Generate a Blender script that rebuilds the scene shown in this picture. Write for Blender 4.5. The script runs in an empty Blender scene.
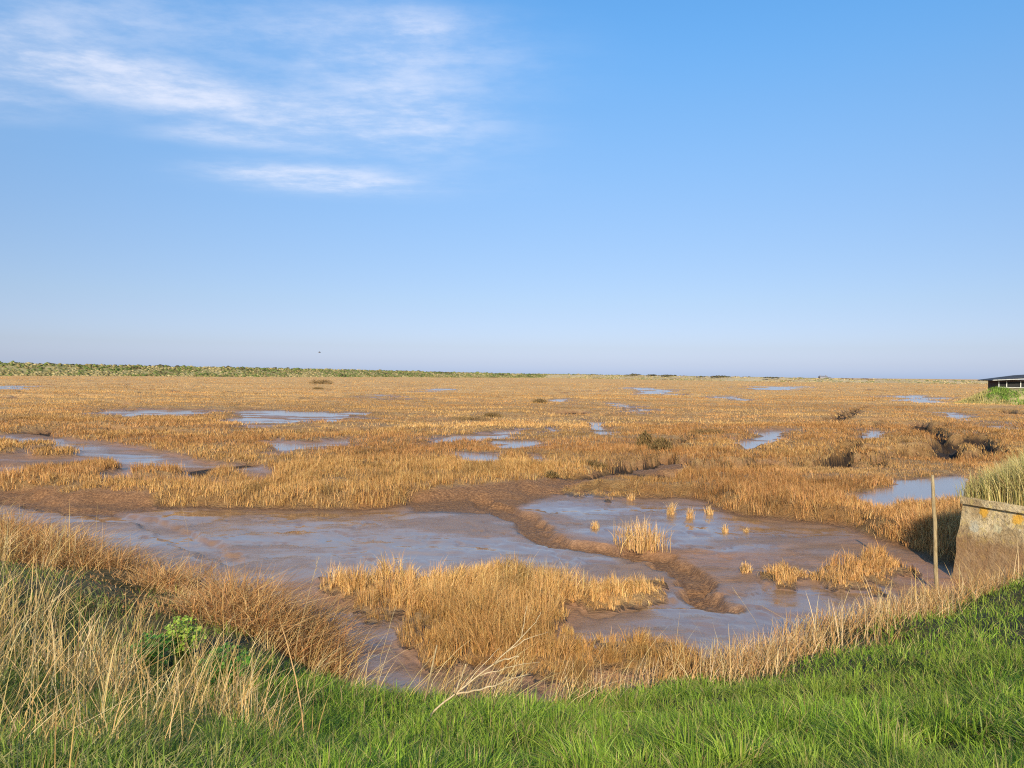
import bpy, math
import numpy as np
rng = np.random.default_rng(7)
S = bpy.context.scene
COL = S.collection
R = math.radians

# ------------------------------------------------------------------ camera model
W_, H_ = 1024, 768
F = 773.0; CH = 4.0; V0 = 374.5; ROLL = 0.0095
pitch = math.atan((384 - V0) / F)
right = np.array([1, 0, ROLL]); right /= np.linalg.norm(right)
fwd = np.array([0, math.cos(pitch), -math.sin(pitch)])
up = np.cross(right, fwd); up /= np.linalg.norm(up)
right = np.cross(fwd, up)
CAM = np.array([0, 0, CH])

def ray(u, v):
    u = np.asarray(u, float); v = np.asarray(v, float)
    d = fwd + ((u - 512) / F)[..., None] * right + ((384 - v) / F)[..., None] * up
    return d
def trace(u, v, z=0.0):
    d = ray(u, v)
    t = (z - CH) / d[..., 2]
    return CAM[:2] + d[..., :2] * t[..., None]
def at(u, v, Y):
    d = ray(u, v); t = Y / d[..., 1]
    return CAM + d * t[..., None]

# ------------------------------------------------------------------ noise
_TAB = np.random.default_rng(99).random((256, 256), dtype=np.float32)
def vn(x, y, s=0):
    ix = np.floor(x); iy = np.floor(y); fx = (x - ix).astype(np.float32); fy = (y - iy).astype(np.float32)
    ix = (ix.astype(np.int32) + s * 37) & 255; iy = (iy.astype(np.int32) + s * 91) & 255
    fx = fx * fx * (3 - 2 * fx); fy = fy * fy * (3 - 2 * fy)
    T_ = _TAB.ravel(); j = (ix + 1) & 255; k = ((iy + 1) & 255) * 256; iy = iy * 256
    a = T_[iy + ix]; b = T_[iy + j]; c = T_[k + ix]; d = T_[k + j]
    return (a + (b - a) * fx) * (1 - fy) + (c + (d - c) * fx) * fy
def _h2(i, j, s): return _TAB[(i.astype(int) * 7 + s * 31) & 255, (j.astype(int) * 13 + s * 57) & 255]
def fbm(x, y, s=0, o=3):
    t = 0; a = 1; n = 0
    for i in range(o):
        t = t + a * vn(x * 2 ** i + 17 * i, y * 2 ** i + 9 * i, s + i); n += a; a *= .5
    return t / n
def ss(a, b, x):
    t = np.clip((x - a) / (b - a), 0, 1); return t * t * (3 - 2 * t)

# ------------------------------------------------------------------ plan of the marsh
def sdpoly(x, y, P, far=12.0):
    """signed distance, positive inside; only exact within `far` of the bounding box"""
    out = np.full(x.shape, -float(far))
    lo = P.min(0) - far; hi = P.max(0) + far
    m = (x > lo[0]) & (x < hi[0]) & (y > lo[1]) & (y < hi[1])
    if not m.any(): return out
    px = x[m]; py = y[m]
    d2 = np.full(px.shape, 1e12); ins = np.zeros(px.shape, bool)
    n = len(P)
    for i in range(n):
        ax, ay = P[i]; bx, by = P[(i + 1) % n]
        ex, ey = bx - ax, by - ay
        t = np.clip(((px - ax) * ex + (py - ay) * ey) / (ex * ex + ey * ey + 1e-12), 0, 1)
        d2 = np.minimum(d2, (px - ax - t * ex) ** 2 + (py - ay - t * ey) ** 2)
        if ay != by:
            c = ((ay > py) != (by > py)) & (px < (bx - ax) * (py - ay) / (by - ay) + ax)
            ins ^= c
    out[m] = np.sqrt(d2) * np.where(ins, 1, -1)
    return out
def dline(x, y, P, far=10.0):
    out = np.full(x.shape, float(far))
    lo = P.min(0) - far; hi = P.max(0) + far
    m = (x > lo[0]) & (x < hi[0]) & (y > lo[1]) & (y < hi[1])
    if not m.any(): return out
    px = x[m]; py = y[m]; d2 = np.full(px.shape, 1e12)
    for i in range(len(P) - 1):
        ax, ay = P[i]; bx, by = P[i + 1]; ex, ey = bx - ax, by - ay
        t = np.clip(((px - ax) * ex + (py - ay) * ey) / (ex * ex + ey * ey + 1e-12), 0, 1)
        d2 = np.minimum(d2, (px - ax - t * ex) ** 2 + (py - ay - t * ey) ** 2)
    out[m] = np.sqrt(d2)
    return out
def T(pts, z): 
    p = np.array(pts, float); return trace(p[:, 0], p[:, 1], z)

PLAT = 0.42
BASIN = T([(-420, 478), (0, 490), (20, 500), (60, 504), (120, 506), (180, 508), (250, 509), (320, 509), (402, 506), (412, 502),
           (470, 501), (520, 499), (527, 495), (560, 493), (600, 492), (640, 497), (700, 498), (716, 506), (732, 514), (790, 520),
           (850, 526), (872, 536), (905, 548), (935, 560), (1000, 575), (1120, 620), (1250, 760), (-500, 760)], 0)
ISL = [T(p, 0) for p in [
    [(405, 606), (416, 596), (432, 586), (450, 578), (475, 576), (530, 574), (556, 583), (596, 590), (640, 587), (660, 593),
     (664, 599), (640, 606), (600, 607), (580, 607), (570, 625), (568, 648), (590, 658), (640, 655), (690, 661), (728, 670),
     (700, 677), (600, 677), (520, 672), (470, 668), (440, 655), (418, 628)],
    [(322, 590), (345, 580), (388, 580), (400, 589), (398, 594), (370, 598), (330, 598)],
    [(366, 616), (378, 612), (394, 614), (392, 622), (370, 623)],
    [(760, 575), (775, 571), (798, 571), (806, 577), (800, 583), (780, 584), (762, 580)],
    [(838, 574), (848, 565), (862, 560), (884, 558), (898, 566), (886, 580), (872, 593), (852, 591), (838, 584)],
    [(564, 492), (600, 487), (636, 490), (612, 499)],
    ]]
# left mud flat behind the near channel
LFLAT = T([(-400, 430), (0, 434), (40, 433), (64, 438), (122, 446), (157, 452), (193, 459), (218, 464), (262, 466), (278, 472),
           (268, 487), (230, 490), (150, 485), (100, 483), (0, 480), (-400, 470)], 0.2)
LISL = [T(p, 0.25) for p in [
    [(-20, 444), (22, 442), (24, 452), (-20, 456)], [(25, 446), (57, 445), (58, 449), (28, 450)], [(36, 453), (79, 452), (77, 456), (40, 457)],
    [(23, 474), (45, 470), (90, 466), (122, 463), (124, 468), (95, 473), (88, 488), (45, 490), (30, 486)],
    [(138, 472), (183, 470), (181, 478), (142, 478)], [(186, 473), (225, 474), (250, 479), (246, 484), (205, 480)],
    [(-60, 461), (-20, 458), (-10, 466), (-50, 470)]]]
# bare brown creek slopes
BARE = [T(p, 0.25) for p in [
    [(405, 493), (430, 491), (500, 485), (545, 481), (589, 471), (625, 464), (662, 459), (690, 460), (682, 468), (655, 472), (640, 477),
     (600, 483), (560, 486), (522, 497), (500, 504), (470, 505), (412, 505), (405, 498)],
    [(-300, 484), (0, 484), (60, 490), (150, 494), (162, 502), (100, 505), (40, 503), (0, 494), (-300, 482)]]]
def pond(top, bot):
    """top edge as seen, lower edge is hidden by the plants in front of it"""
    b = [(u, v + 0.085 * (v - V0) + 0.3) for u, v in bot]
    return T(top + b, PLAT - 0.06)
PONDS = [
    pond([(104, 410), (160, 408.6), (216, 409.5)], [(214, 412.5), (150, 413.5), (110, 413)]),
    pond([(218, 411), (250, 409), (310, 410.5), (373, 413)], [(360, 416.5), (300, 418), (270, 419), (258, 426), (243, 429), (232, 422), (226, 416)]),
    pond([(262, 440), (275, 438), (300, 441), (335, 439), (355, 436)], [(357, 440), (310, 444), (280, 448), (265, 446)]),
    pond([(367, 394.5), (396, 395)], [(394, 398.5), (368, 398)]),
    pond([(425, 388.6), (455, 388.8)], [(455, 390.6), (428, 390.6)]),
    pond([(425, 437.5), (460, 434), (490, 432), (505, 428.5), (528, 428)], [(525, 431.5), (500, 434), (480, 437), (430, 439.5)]),
    pond([(542, 425.5), (560, 427.5)], [(563, 430.5), (548, 429)]),
    pond([(500, 440.5), (550, 439.5)], [(548, 443), (502, 443.5)]),
    pond([(453, 451), (500, 452)], [(498, 456), (455, 455)]),
    pond([(528, 453), (546, 454)], [(545, 457), (530, 456)]),
    pond([(622, 387.5), (650, 387.8), (679, 390.5)], [(672, 393), (640, 391.8)]),
    pond([(607, 402.5), (622, 403.5), (646, 409)], [(635, 411), (618, 408)]),
    pond([(584, 417), (600, 417.5), (610, 426)], [(612, 430), (600, 428.5), (590, 423)]),
    pond([(545, 398.5), (573, 398.5)], [(572, 402), (550, 401.5)]),
    pond([(740, 439), (752, 434), (765, 429), (793, 430)], [(795, 434.5), (768, 439), (757, 444), (737, 445)]),
    pond([(715, 395.5), (748, 396.5)], [(745, 398.6), (718, 397.8)]),
    pond([(750, 386.3), (812, 386.6)], [(812, 388.9), (752, 388.4)]),
    pond([(886, 395.5), (930, 395), (949, 396)], [(948, 400.5), (920, 400), (890, 397.5)]),
    pond([(919, 408), (945, 410), (971, 415)], [(968, 418), (940, 415)]),
    pond([(848, 497), (875, 490), (892, 487), (896, 481), (916, 478), (966, 475)], [(975, 490), (926, 492), (906, 491), (876, 497)]),
    pond([(985, 420.5), (1010, 421.5)], [(1018, 426), (995, 427)]),
    pond([(863, 430), (883, 430.5)], [(880, 435), (866, 434)]),
    pond([(-40, 386), (38, 385.5)], [(34, 388.5), (-40, 389)]),
    pond([(1060, 440), (1110, 443)], [(1105, 450), (1064, 448)]),
    pond([(-200, 412), (-110, 411)], [(-110, 415), (-190, 416)]),
]
# cut creeks: (pixels, width m, depth m)
def CR(p, w, d, z=PLAT): return (T(p, z), w, d)
CREEKS = [
    CR([(690, 461), (725, 459), (764, 459), (800, 457), (832, 455), (838, 442), (850, 432), (866, 425), (872, 421)], .75, .75),
    CR([(740, 452), (764, 447), (800, 442), (834, 436)], .5, .5),
    CR([(832, 455), (836, 446), (828, 440), (840, 432), (862, 428)], 1.1, .6),
    CR([(900, 441), (915, 447), (924, 441), (934, 446), (950, 452), (975, 450)], .9, .6),
    CR([(690, 468), (730, 463), (790, 463), (840, 461), (880, 463)], .45, .5),
    CR([(560, 470), (620, 460), (662, 454), (690, 459)], .5, .5),
    CR([(832, 455), (865, 457), (906, 449), (925, 455), (948, 454), (964, 455)], .7, .8),
    CR([(925, 455), (930, 445), (940, 438), (944, 432)], .9, .9),
    CR([(906, 447), (900, 440)], .8, .8),
    CR([(911, 432), (920, 422)], .9, .8),
    CR([(957, 424), (962, 434), (975, 442), (985, 450)], .8, .8),
    CR([(662, 446), (690, 437), (710, 431), (725, 429)], .5, .5),
    CR([(790, 418), (830, 420), (858, 406)], .45, .4),
    CR([(600, 414), (618, 431), (640, 436)], .5, .35),
    CR([(-40, 382.5), (60, 383), (190, 382.8)], 1.8, .6),
    CR([(860, 389), (900, 391), (930, 390)], 1.6, .6),
    CR([(150, 392), (210, 391), (270, 393)], 1.5, .35),
    CR([(560, 436), (600, 434)], .3, .3),
    CR([(985, 408), (1024, 414), (1080, 420)], .9, .6),
    CR([(940, 424), (1000, 418), (1030, 420)], .6, .5),
    CR([(150, 428), (250, 433), (330, 430), (420, 425)], .4, .3),
    CR([(330, 459), (390, 462), (460, 458), (520, 463)], .3, .3),
]
MUDCREEKS = [
    CR([(478, 501), (505, 510), (530, 521), (541, 534), (560, 543), (620, 550), (662, 558), (686, 573), (702, 590), (714, 602)], .34, .22, 0),
    CR([(20, 500), (60, 509), (105, 514), (150, 522), (185, 540), (230, 560)], .35, .12, 0),
    CR([(702, 585), (690, 600), (660, 604), (600, 612)], .28, .1, 0),
]
TOE = np.array([(-60, 40), (-30, 27), (-17, 20), (-11.6, 17.2), (-7.2, 14.2), (-4.6, 12.4), (-3.1, 11.0), (-2.3, 9.9), (-1, 9.3), (0.6, 9.2), (2.6, 10.0),
                (5.2, 12.0), (7.4, 13.4), (9.2, 13.9), (12, 13.5), (30, 13), (80, 12)], float)
BANKP = np.vstack([TOE, [(80, -60), (-60, -60)]])
BANKTOP = 2.4

def field(x, y):
    x = np.asarray(x, float); y = np.asarray(y, float)
    d = np.hypot(x, y)
    a = np.clip(0.022 * d, 0.08, 3.0); f = 1.0 / np.clip(0.07 * d, 0.5, 12)
    fq = 0.8
    near = ss(60, 25, d); wa = .30 + .8 * ss(17, 34, d)
    wx = (fbm(x * 1.3, y * 1.3, 3) - .5) * wa * near + (fbm(x * .12, y * .12, 5) - .5) * 2.2 * (1 - near)
    wy = (fbm(x * 1.3, y * 1.3, 11) - .5) * wa * near + (fbm(x * .12, y * .12, 23) - .5) * 3.0 * (1 - near)
    X = x + wx; Y = y + wy
    plat = PLAT + (fbm(x * .15, y * .15, 31) - .5) * .16 * ss(10, 40, d) + (fbm(x * 1.7, y * 1.7, 33) - .5) * .10
    plat = plat + (fbm(x * .30, y * .30, 35, 2) - .5) * .34 * ss(22, 45, d)
    z = plat.copy(); mud = np.zeros(x.shape); dark = np.zeros(x.shape)
    rg = np.abs(fbm(x * .055 + wx * .02, y * .085 + wy * .02, 37, 3) - .5); cw = (.004 + .012 * fbm(x * .03, y * .03, 39, 2)) * (1 + d / 70)
    e = ss(1.6, .5, rg / cw) * ss(24, 34, d) * ss(420, 250, d) * ss(.40, .52, fbm(x * .02, y * .03, 40, 2))
    PS = []; pn = np.zeros(x.shape)
    for P in PONDS:
        dist = float(np.hypot(*P.mean(0))); s = sdpoly(X, Y, P, 14); ex = 1.2 + dist * .016
        PS.append(s); pn = np.maximum(pn, ss(-ex - 1.5, -ex, s))
    e = e * (1 - pn)
    z = z - .6 * e; mud = np.maximum(mud, ss(.3, .7, e)); dark = np.maximum(dark, ss(.3, .8, e))
    z = z + (np.maximum(z, PLAT - .07) - z) * pn
    # left flat
    s = sdpoly(X, Y, LFLAT)
    for P in LISL: s = np.minimum(s, -sdpoly(X, Y, P, 4))
    m = ss(-.35, .35, s)
    zl = 0.2 + (fbm(x * .8, y * .8, 41) - .5) * .10
    z = z + (zl - z) * m; mud = np.maximum(mud, ss(-.15, .2, s))
    for k, P in enumerate(BARE):
        s = sdpoly(X, Y, P)
        m = ss(-.5, 1.2, s); zb = 0.1 + (fbm(x * 1.3, y * 1.3, 47) - .5) * .2
        z = z + (zb - z) * m; mud = np.maximum(mud, ss(-.1, .25, s)); dark = np.maximum(dark, ss(-.1, .3, s) * .8)
    # ponds
    for kq, P in enumerate(PONDS):
        dist = float(np.hypot(*P.mean(0)))
        w = .3 + dist * .004
        s = PS[kq]
        s = s - (fbm(x * (34 / dist), y * (60 / dist), 371, 2) - .5) * .085 * dist * ss(20, 60, dist)
        m = ss(-w, w, s); z = z + ((PLAT - .168 + (fbm(x * .35, y * .9, 51) - .5) * .26) - z) * m
        mud = np.maximum(mud, ss(-w * .6, w * .3, s))
    for P, w, dp in CREEKS:
        dist = float(np.hypot(*P.mean(0))); w = w * (0.46 + dist * .0036); dp = dp * 1.25
        c = np.minimum.reduce([dline(X, Y + o_ * dist / 55, P) for o_ in (0, .8, 1.6)]) if dist < 120 else dline(X, Y, P)
        c = np.abs(c + (vn(x * 1.4, y * 1.4, 65) - .5) * .5); ww = w * (.55 + .9 * fbm(x * .3, y * .3, 61))
        e = np.exp(-(c / ww) ** 4) * (1 - pn)
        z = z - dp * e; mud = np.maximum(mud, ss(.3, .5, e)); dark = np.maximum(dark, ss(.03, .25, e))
    # basin
    s = sdpoly(X, Y, BASIN, 30)
    isl = np.full(x.shape, 9.0); Xi = X + (vn(x * 3.1, y * 3.1, 301) - .5) * .34; Yi = Y + (vn(x * 3.1, y * 3.1, 303) - .5) * .34
    for P in ISL:
        isl = np.minimum(isl, -sdpoly(Xi, Yi, P, 3))
    isl = isl - .55 * ss(.60, .74, vn(x * 2.1, y * 2.1, 351)) * ss(.75, .3, isl) + .35 * ss(.66, .8, vn(x * 1.9, y * 1.9, 353)) * ss(-1.6, -.2, isl)
    m = ss(-.55, .12, s)
    zm = (fbm(x * .45, y * .45, 71) - .5) * .11 + (fbm(x * 1.6, y * 1.6, 73) - .5) * .05 * 1.2
    mc = 0
    for P, w, dp in MUDCREEKS:
        c = dline(X, Y, P) + (vn(x * 2.7, y * 2.7, 331) - .5) * .30 + (vn(x * 6.5, y * 6.5, 333) - .5) * .12; ww = w * (.55 + 1.0 * fbm(x * .7, y * .7, 81)); c = np.abs(c)
        e = ss(1.35, .75, c / ww); zm = zm - dp * .75 * e
        dark = np.maximum(dark, .75 * np.exp(-(c / (ww * 1.25)) ** 4) * (dp > .15)); mc = np.maximum(mc, e)
    rl = np.abs(fbm(X * .55, Y * .8, 341, 3) - .5); zm = zm - .028 * ss(.022, .004, rl) - .015 * ss(.03, .0, np.abs(fbm(X * 1.5, Y * 1.9, 343, 2) - .5))
    zm = zm + (fbm(x * 5, y * 5, 345, 2) - .5) * .05 * (dark > .3) + .12 * ss(.3, -.35, isl)
    z = z + (zm - z) * m
    mud = np.maximum(mud, ss(-.12, .1, s)) * np.where(s > -.1, ss(-.06, .1, isl), 1)
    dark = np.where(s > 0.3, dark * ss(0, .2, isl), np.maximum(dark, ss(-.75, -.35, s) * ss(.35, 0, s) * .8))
    inb = ss(.1, .5, s)
    # bank
    b = sdpoly(x + (fbm(x * .6, y * .6, 91) - .5) * .8, y + (fbm(x * .6, y * .6, 93) - .5) * .8, BANKP, 200)
    t = np.clip((b + .35) / 7.0, 0, 1)
    prof = BANKTOP * (t * .86 + .14 * t ** 2) * .97
    prof = prof + (.0 + .30 * ss(-1.5, -3.5, x)) * ss(0, .6, b) * ss(3.2, .8, b) + (fbm(x * .9, y * .9, 95) - .5) * .16 * ss(0, 1, b)
    prof = prof + 1.4 * np.exp(-(((x - 10.2) / 1.8) ** 2 + ((y - 11.0) / 2.2) ** 2))      # rise added to the bank, out of view, to shade the wall's foot
    bm = ss(-.45, .1, b)
    z = np.where(b > -.45, z * (1 - bm) + np.maximum(z * .3 + prof, 0) * bm, z)
    bank = ss(-.1, .2, b)
    mud = mud * (1 - bank)
    # far: gentle undulation to dunes
    z = z + ss(250, 900, d) * (fbm(x * .01, y * .01, 97) - .5) * .6
    return dict(isl=isl, z=z, mud=mud, dark=dark, bank=bank, b=b, basin=inb, d=d)

WETP = [T([(-200, 492), (40, 500), (110, 508), (250, 511), (400, 508), (470, 506), (500, 515), (536, 530), (560, 546), (620, 556), (660, 566), (640, 576),
            (560, 568), (470, 562), (420, 575), (330, 575), (300, 588), (230, 590), (-100, 600), (-300, 560)], 0),
        T([(520, 500), (600, 496), (700, 502), (790, 524), (850, 530), (840, 541), (700, 545), (610, 545), (560, 528), (548, 515)], 0),
        T([(575, 615), (640, 607), (700, 603), (740, 592), (850, 590), (900, 600), (760, 660), (720, 662), (640, 650), (580, 655)], 0),
        T([(300, 612), (400, 612), (425, 640), (440, 690), (280, 720)], 0),
        T([(812, 556), (830, 553), (828, 575), (812, 577)], 0), T([(0, 436), (60, 440), (160, 460), (260, 470), (150, 466), (60, 452), (0, 446)], .2)]
def wetmap(x, y):
    w = np.full(x.shape, -5.0)
    X = x + (fbm(x * .7, y * .7, 381) - .5) * 1.6; Y = y + (fbm(x * .5, y * .9, 383) - .5) * 1.6
    for P in WETP: w = np.maximum(w, sdpoly(X, Y, P, 5))
    return ss(-.5, .5, w + (fbm(x * .5, y * .9, 385) - .5) * 2.0)
def ground_at(u, v):
    """first hit of the pixel's ray with the terrain"""
    dr = ray(u, v); Y = np.concatenate([np.arange(2, 30, .03), np.arange(30, 400, .5)])
    P = CAM + dr * (Y / dr[1])[:, None]
    z = field(P[:, 0], P[:, 1])['z']
    i = np.argmax(P[:, 2] <= z)
    return np.array([P[i, 0], P[i, 1], z[i]])

# ------------------------------------------------------------------ object helpers
def tag(o, label=None, cat=None, group=None, kind=None):
    if label: o['label'] = label
    if cat: o['category'] = cat
    if group: o['group'] = group
    if kind: o['kind'] = kind
    return o
def mesh_np(name, V, Tn, mat, parent=None, col=None, smooth=False, attrs=None):
    V = np.ascontiguousarray(V, np.float32); Tn = np.ascontiguousarray(Tn, np.int32)
    k = Tn.shape[1]
    me = bpy.data.meshes.new(name)
    me.vertices.add(len(V)); me.vertices.foreach_set('co', V.ravel())
    me.loops.add(Tn.size); me.loops.foreach_set('vertex_index', Tn.ravel())
    me.polygons.add(len(Tn)); me.polygons.foreach_set('loop_start', np.arange(0, Tn.size, k, dtype=np.int32))
    me.update(calc_edges=True)
    if smooth: me.polygons.foreach_set('use_smooth', np.ones(len(Tn), bool))
    if col is not None:
        c = np.ones((len(V), 4), np.float32); c[:, :3] = col
        at_ = me.attributes.new('Col', 'FLOAT_COLOR', 'POINT'); at_.data.foreach_set('color', c.ravel())
    for n, a in (attrs or {}).items():
        at_ = me.attributes.new(n, 'FLOAT', 'POINT'); at_.data.foreach_set('value', np.ascontiguousarray(a, np.float32))
    me.materials.append(mat)
    o = bpy.data.objects.new(name, me); COL.objects.link(o)
    if parent: o.parent = parent
    return o
class MB:
    def __init__(s): s.v = []; s.f = []; s.c = []
    def add(s, V, Fs, col=(.5, .5, .5)):
        b = len(s.v); s.v += [tuple(map(float, p)) for p in V]; s.f += [tuple(b + i for i in f) for f in Fs]; s.c += [tuple(col) + (1,)] * len(V)
    def box(s, lo, hi, M=None, col=(.5, .5, .5)):
        V = np.array([(x, y, z) for x in (lo[0], hi[0]) for y in (lo[1], hi[1]) for z in (lo[2], hi[2])], float)
        if M is not None: V = M(V)
        s.add(V, [(0, 1, 3, 2), (4, 6, 7, 5), (0, 4, 5, 1), (2, 3, 7, 6), (0, 2, 6, 4), (1, 5, 7, 3)], col)
    def tube(s, P, r, n=7, col=(.5, .5, .5), cap=True):
        P = np.array(P, float); r = np.broadcast_to(r, (len(P),)); V = []
        for i, p in enumerate(P):
            t = P[min(i + 1, len(P) - 1)] - P[max(i - 1, 0)]; t /= np.linalg.norm(t)
            a = np.cross(t, (0.3, 1, .1)); a /= np.linalg.norm(a); b = np.cross(t, a)
            for k in range(n):
                w = 2 * math.pi * k / n; V.append(p + r[i] * (a * math.cos(w) + b * math.sin(w)))
        Fs = [(i * n + k, i * n + (k + 1) % n, (i + 1) * n + (k + 1) % n, (i + 1) * n + k) for i in range(len(P) - 1) for k in range(n)]
        if cap: Fs += [tuple(range(n))[::-1], tuple((len(P) - 1) * n + k for k in range(n))]
        s.add(V, Fs, col)
    def build(s, name, mat, parent=None, smooth=False):
        me = bpy.data.meshes.new(name); me.from_pydata(s.v, [], s.f)
        a = me.attributes.new('Col', 'FLOAT_COLOR', 'POINT'); a.data.foreach_set('color', np.array(s.c, np.float32).ravel())
        if smooth: me.polygons.foreach_set('use_smooth', np.ones(len(me.polygons), bool))
        me.materials.append(mat); me.update()
        o = bpy.data.objects.new(name, me); COL.objects.link(o)
        if parent: o.parent = parent
        return o
def empty(name, loc=(0, 0, 0)):
    o = bpy.data.objects.new(name, None); COL.objects.link(o); o.location = loc; o.empty_display_size = .1; return o

def blades(base, h, w, az, lean, col, seg=2, twist=None, curve=2.0, tipcol=None):
    """thin tapered blades; az = direction they lean to, lean = horizontal throw / height"""
    n = len(base); base = np.asarray(base, float)
    ld = np.stack([np.cos(az), np.sin(az), np.zeros(n)], 1)
    fa = rng.uniform(0, 2 * np.pi, n) if twist is None else twist
    wd = np.stack([np.cos(fa), np.sin(fa), np.zeros(n)], 1)
    V = np.zeros((n, 2 * seg + 1, 3)); 
    for i in range(seg + 1):
        t = i / seg
        p = base + ld * (h * lean * t ** curve)[:, None]
        p[:, 2] += h * (t - .22 * np.clip(lean, 0, 1.6) * t ** 2)
        if i < seg:
            ww = (w * (1 - .55 * t ** 1.5) * .5)[:, None]
            V[:, 2 * i] = p - wd * ww; V[:, 2 * i + 1] = p + wd * ww
        else: V[:, 2 * seg] = p
    tr = []
    for i in range(seg - 1):
        a = 2 * i; tr += [(a, a + 1, a + 3), (a, a + 3, a + 2)]
    a = 2 * (seg - 1); tr.append((a, a + 1, a + 2))
    k = 2 * seg + 1
    Tn = (np.arange(n)[:, None, None] * k + np.array(tr)[None]).reshape(-1, 3)
    C = np.repeat(col, k, axis=0)
    return V.reshape(-1, 3), Tn, C
def join(parts):
    V = []; Tn = []; C = []; b = 0
    for v, t, c in parts:
        V.append(v); Tn.append(t + b); C.append(c); b += len(v)
    return np.vstack(V), np.vstack(Tn), np.vstack(C)

# ------------------------------------------------------------------ materials
def mat(name):
    m = bpy.data.materials.new(name); m.use_nodes = True; nt = m.node_tree; nt.nodes.clear()
    return m, nt
class N:
    def __init__(s, nt): s.nt = nt
    def __call__(s, typ, **kw):
        n = s.nt.nodes.new(typ); ins = kw.pop('i', {})
        for k, v in kw.items(): setattr(n, k, v)
        for k, v in ins.items():
            if isinstance(v, bpy.types.NodeSocket): s.nt.links.new(v, n.inputs[k])
            else: n.inputs[k].default_value = v
        return n
    def math(s, op, a, b=0.0, c=0.0, clamp=False):
        n = s('ShaderNodeMath', operation=op, i={0: a, 1: b, 2: c}); n.use_clamp = clamp; return n.outputs[0]
    def mix(s, f, a, b):
        n = s('ShaderNodeMix', data_type='RGBA', i={0: f}); 
        for k, v in ((6, a), (7, b)):
            if isinstance(v, bpy.types.NodeSocket): s.nt.links.new(v, n.inputs[k])
            else: n.inputs[k].default_value = (*v, 1)
        return n.outputs[2]
    def noise(s, vec, scale, detail=3, rough=.55):
        n = s('ShaderNodeTexNoise', i={'Scale': scale, 'Detail': detail, 'Roughness': rough})
        if vec is not None: s.nt.links.new(vec, n.inputs['Vector'])
        return n.outputs[0]
    def ramp(s, x, a, b):
        n = s('ShaderNodeMapRange', interpolation_type='SMOOTHSTEP', i={0: x, 1: a, 2: b}); return n.outputs[0]

def foliage_mat(name, trans=.3, rough=.6, spec=.25, nvar=.0):
    m, nt = mat(name); n = N(nt)
    c = n('ShaderNodeAttribute', attribute_name='Col').outputs['Color']
    p = n('ShaderNodeBsdfPrincipled', i={'Base Color': c, 'Roughness': rough, 'Specular IOR Level': spec})
    tb = n('ShaderNodeBsdfTranslucent', i={'Color': c})
    mx = n('ShaderNodeMixShader', i={0: trans, 1: p.outputs[0], 2: tb.outputs[0]})
    n('ShaderNodeOutputMaterial', i={0: mx.outputs[0]})
    return m
M_marsh = foliage_mat('dry_marsh_blades', .25, .7, .15)
M_green = foliage_mat('green_blades', .45, .5, .25)
M_straw = foliage_mat('straw_blades', .25, .5, .3)
M_leaf = foliage_mat('leaves', .3, .45, .4)
M_scrub = foliage_mat('scrub_leaves', .15, .8, .1)

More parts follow.
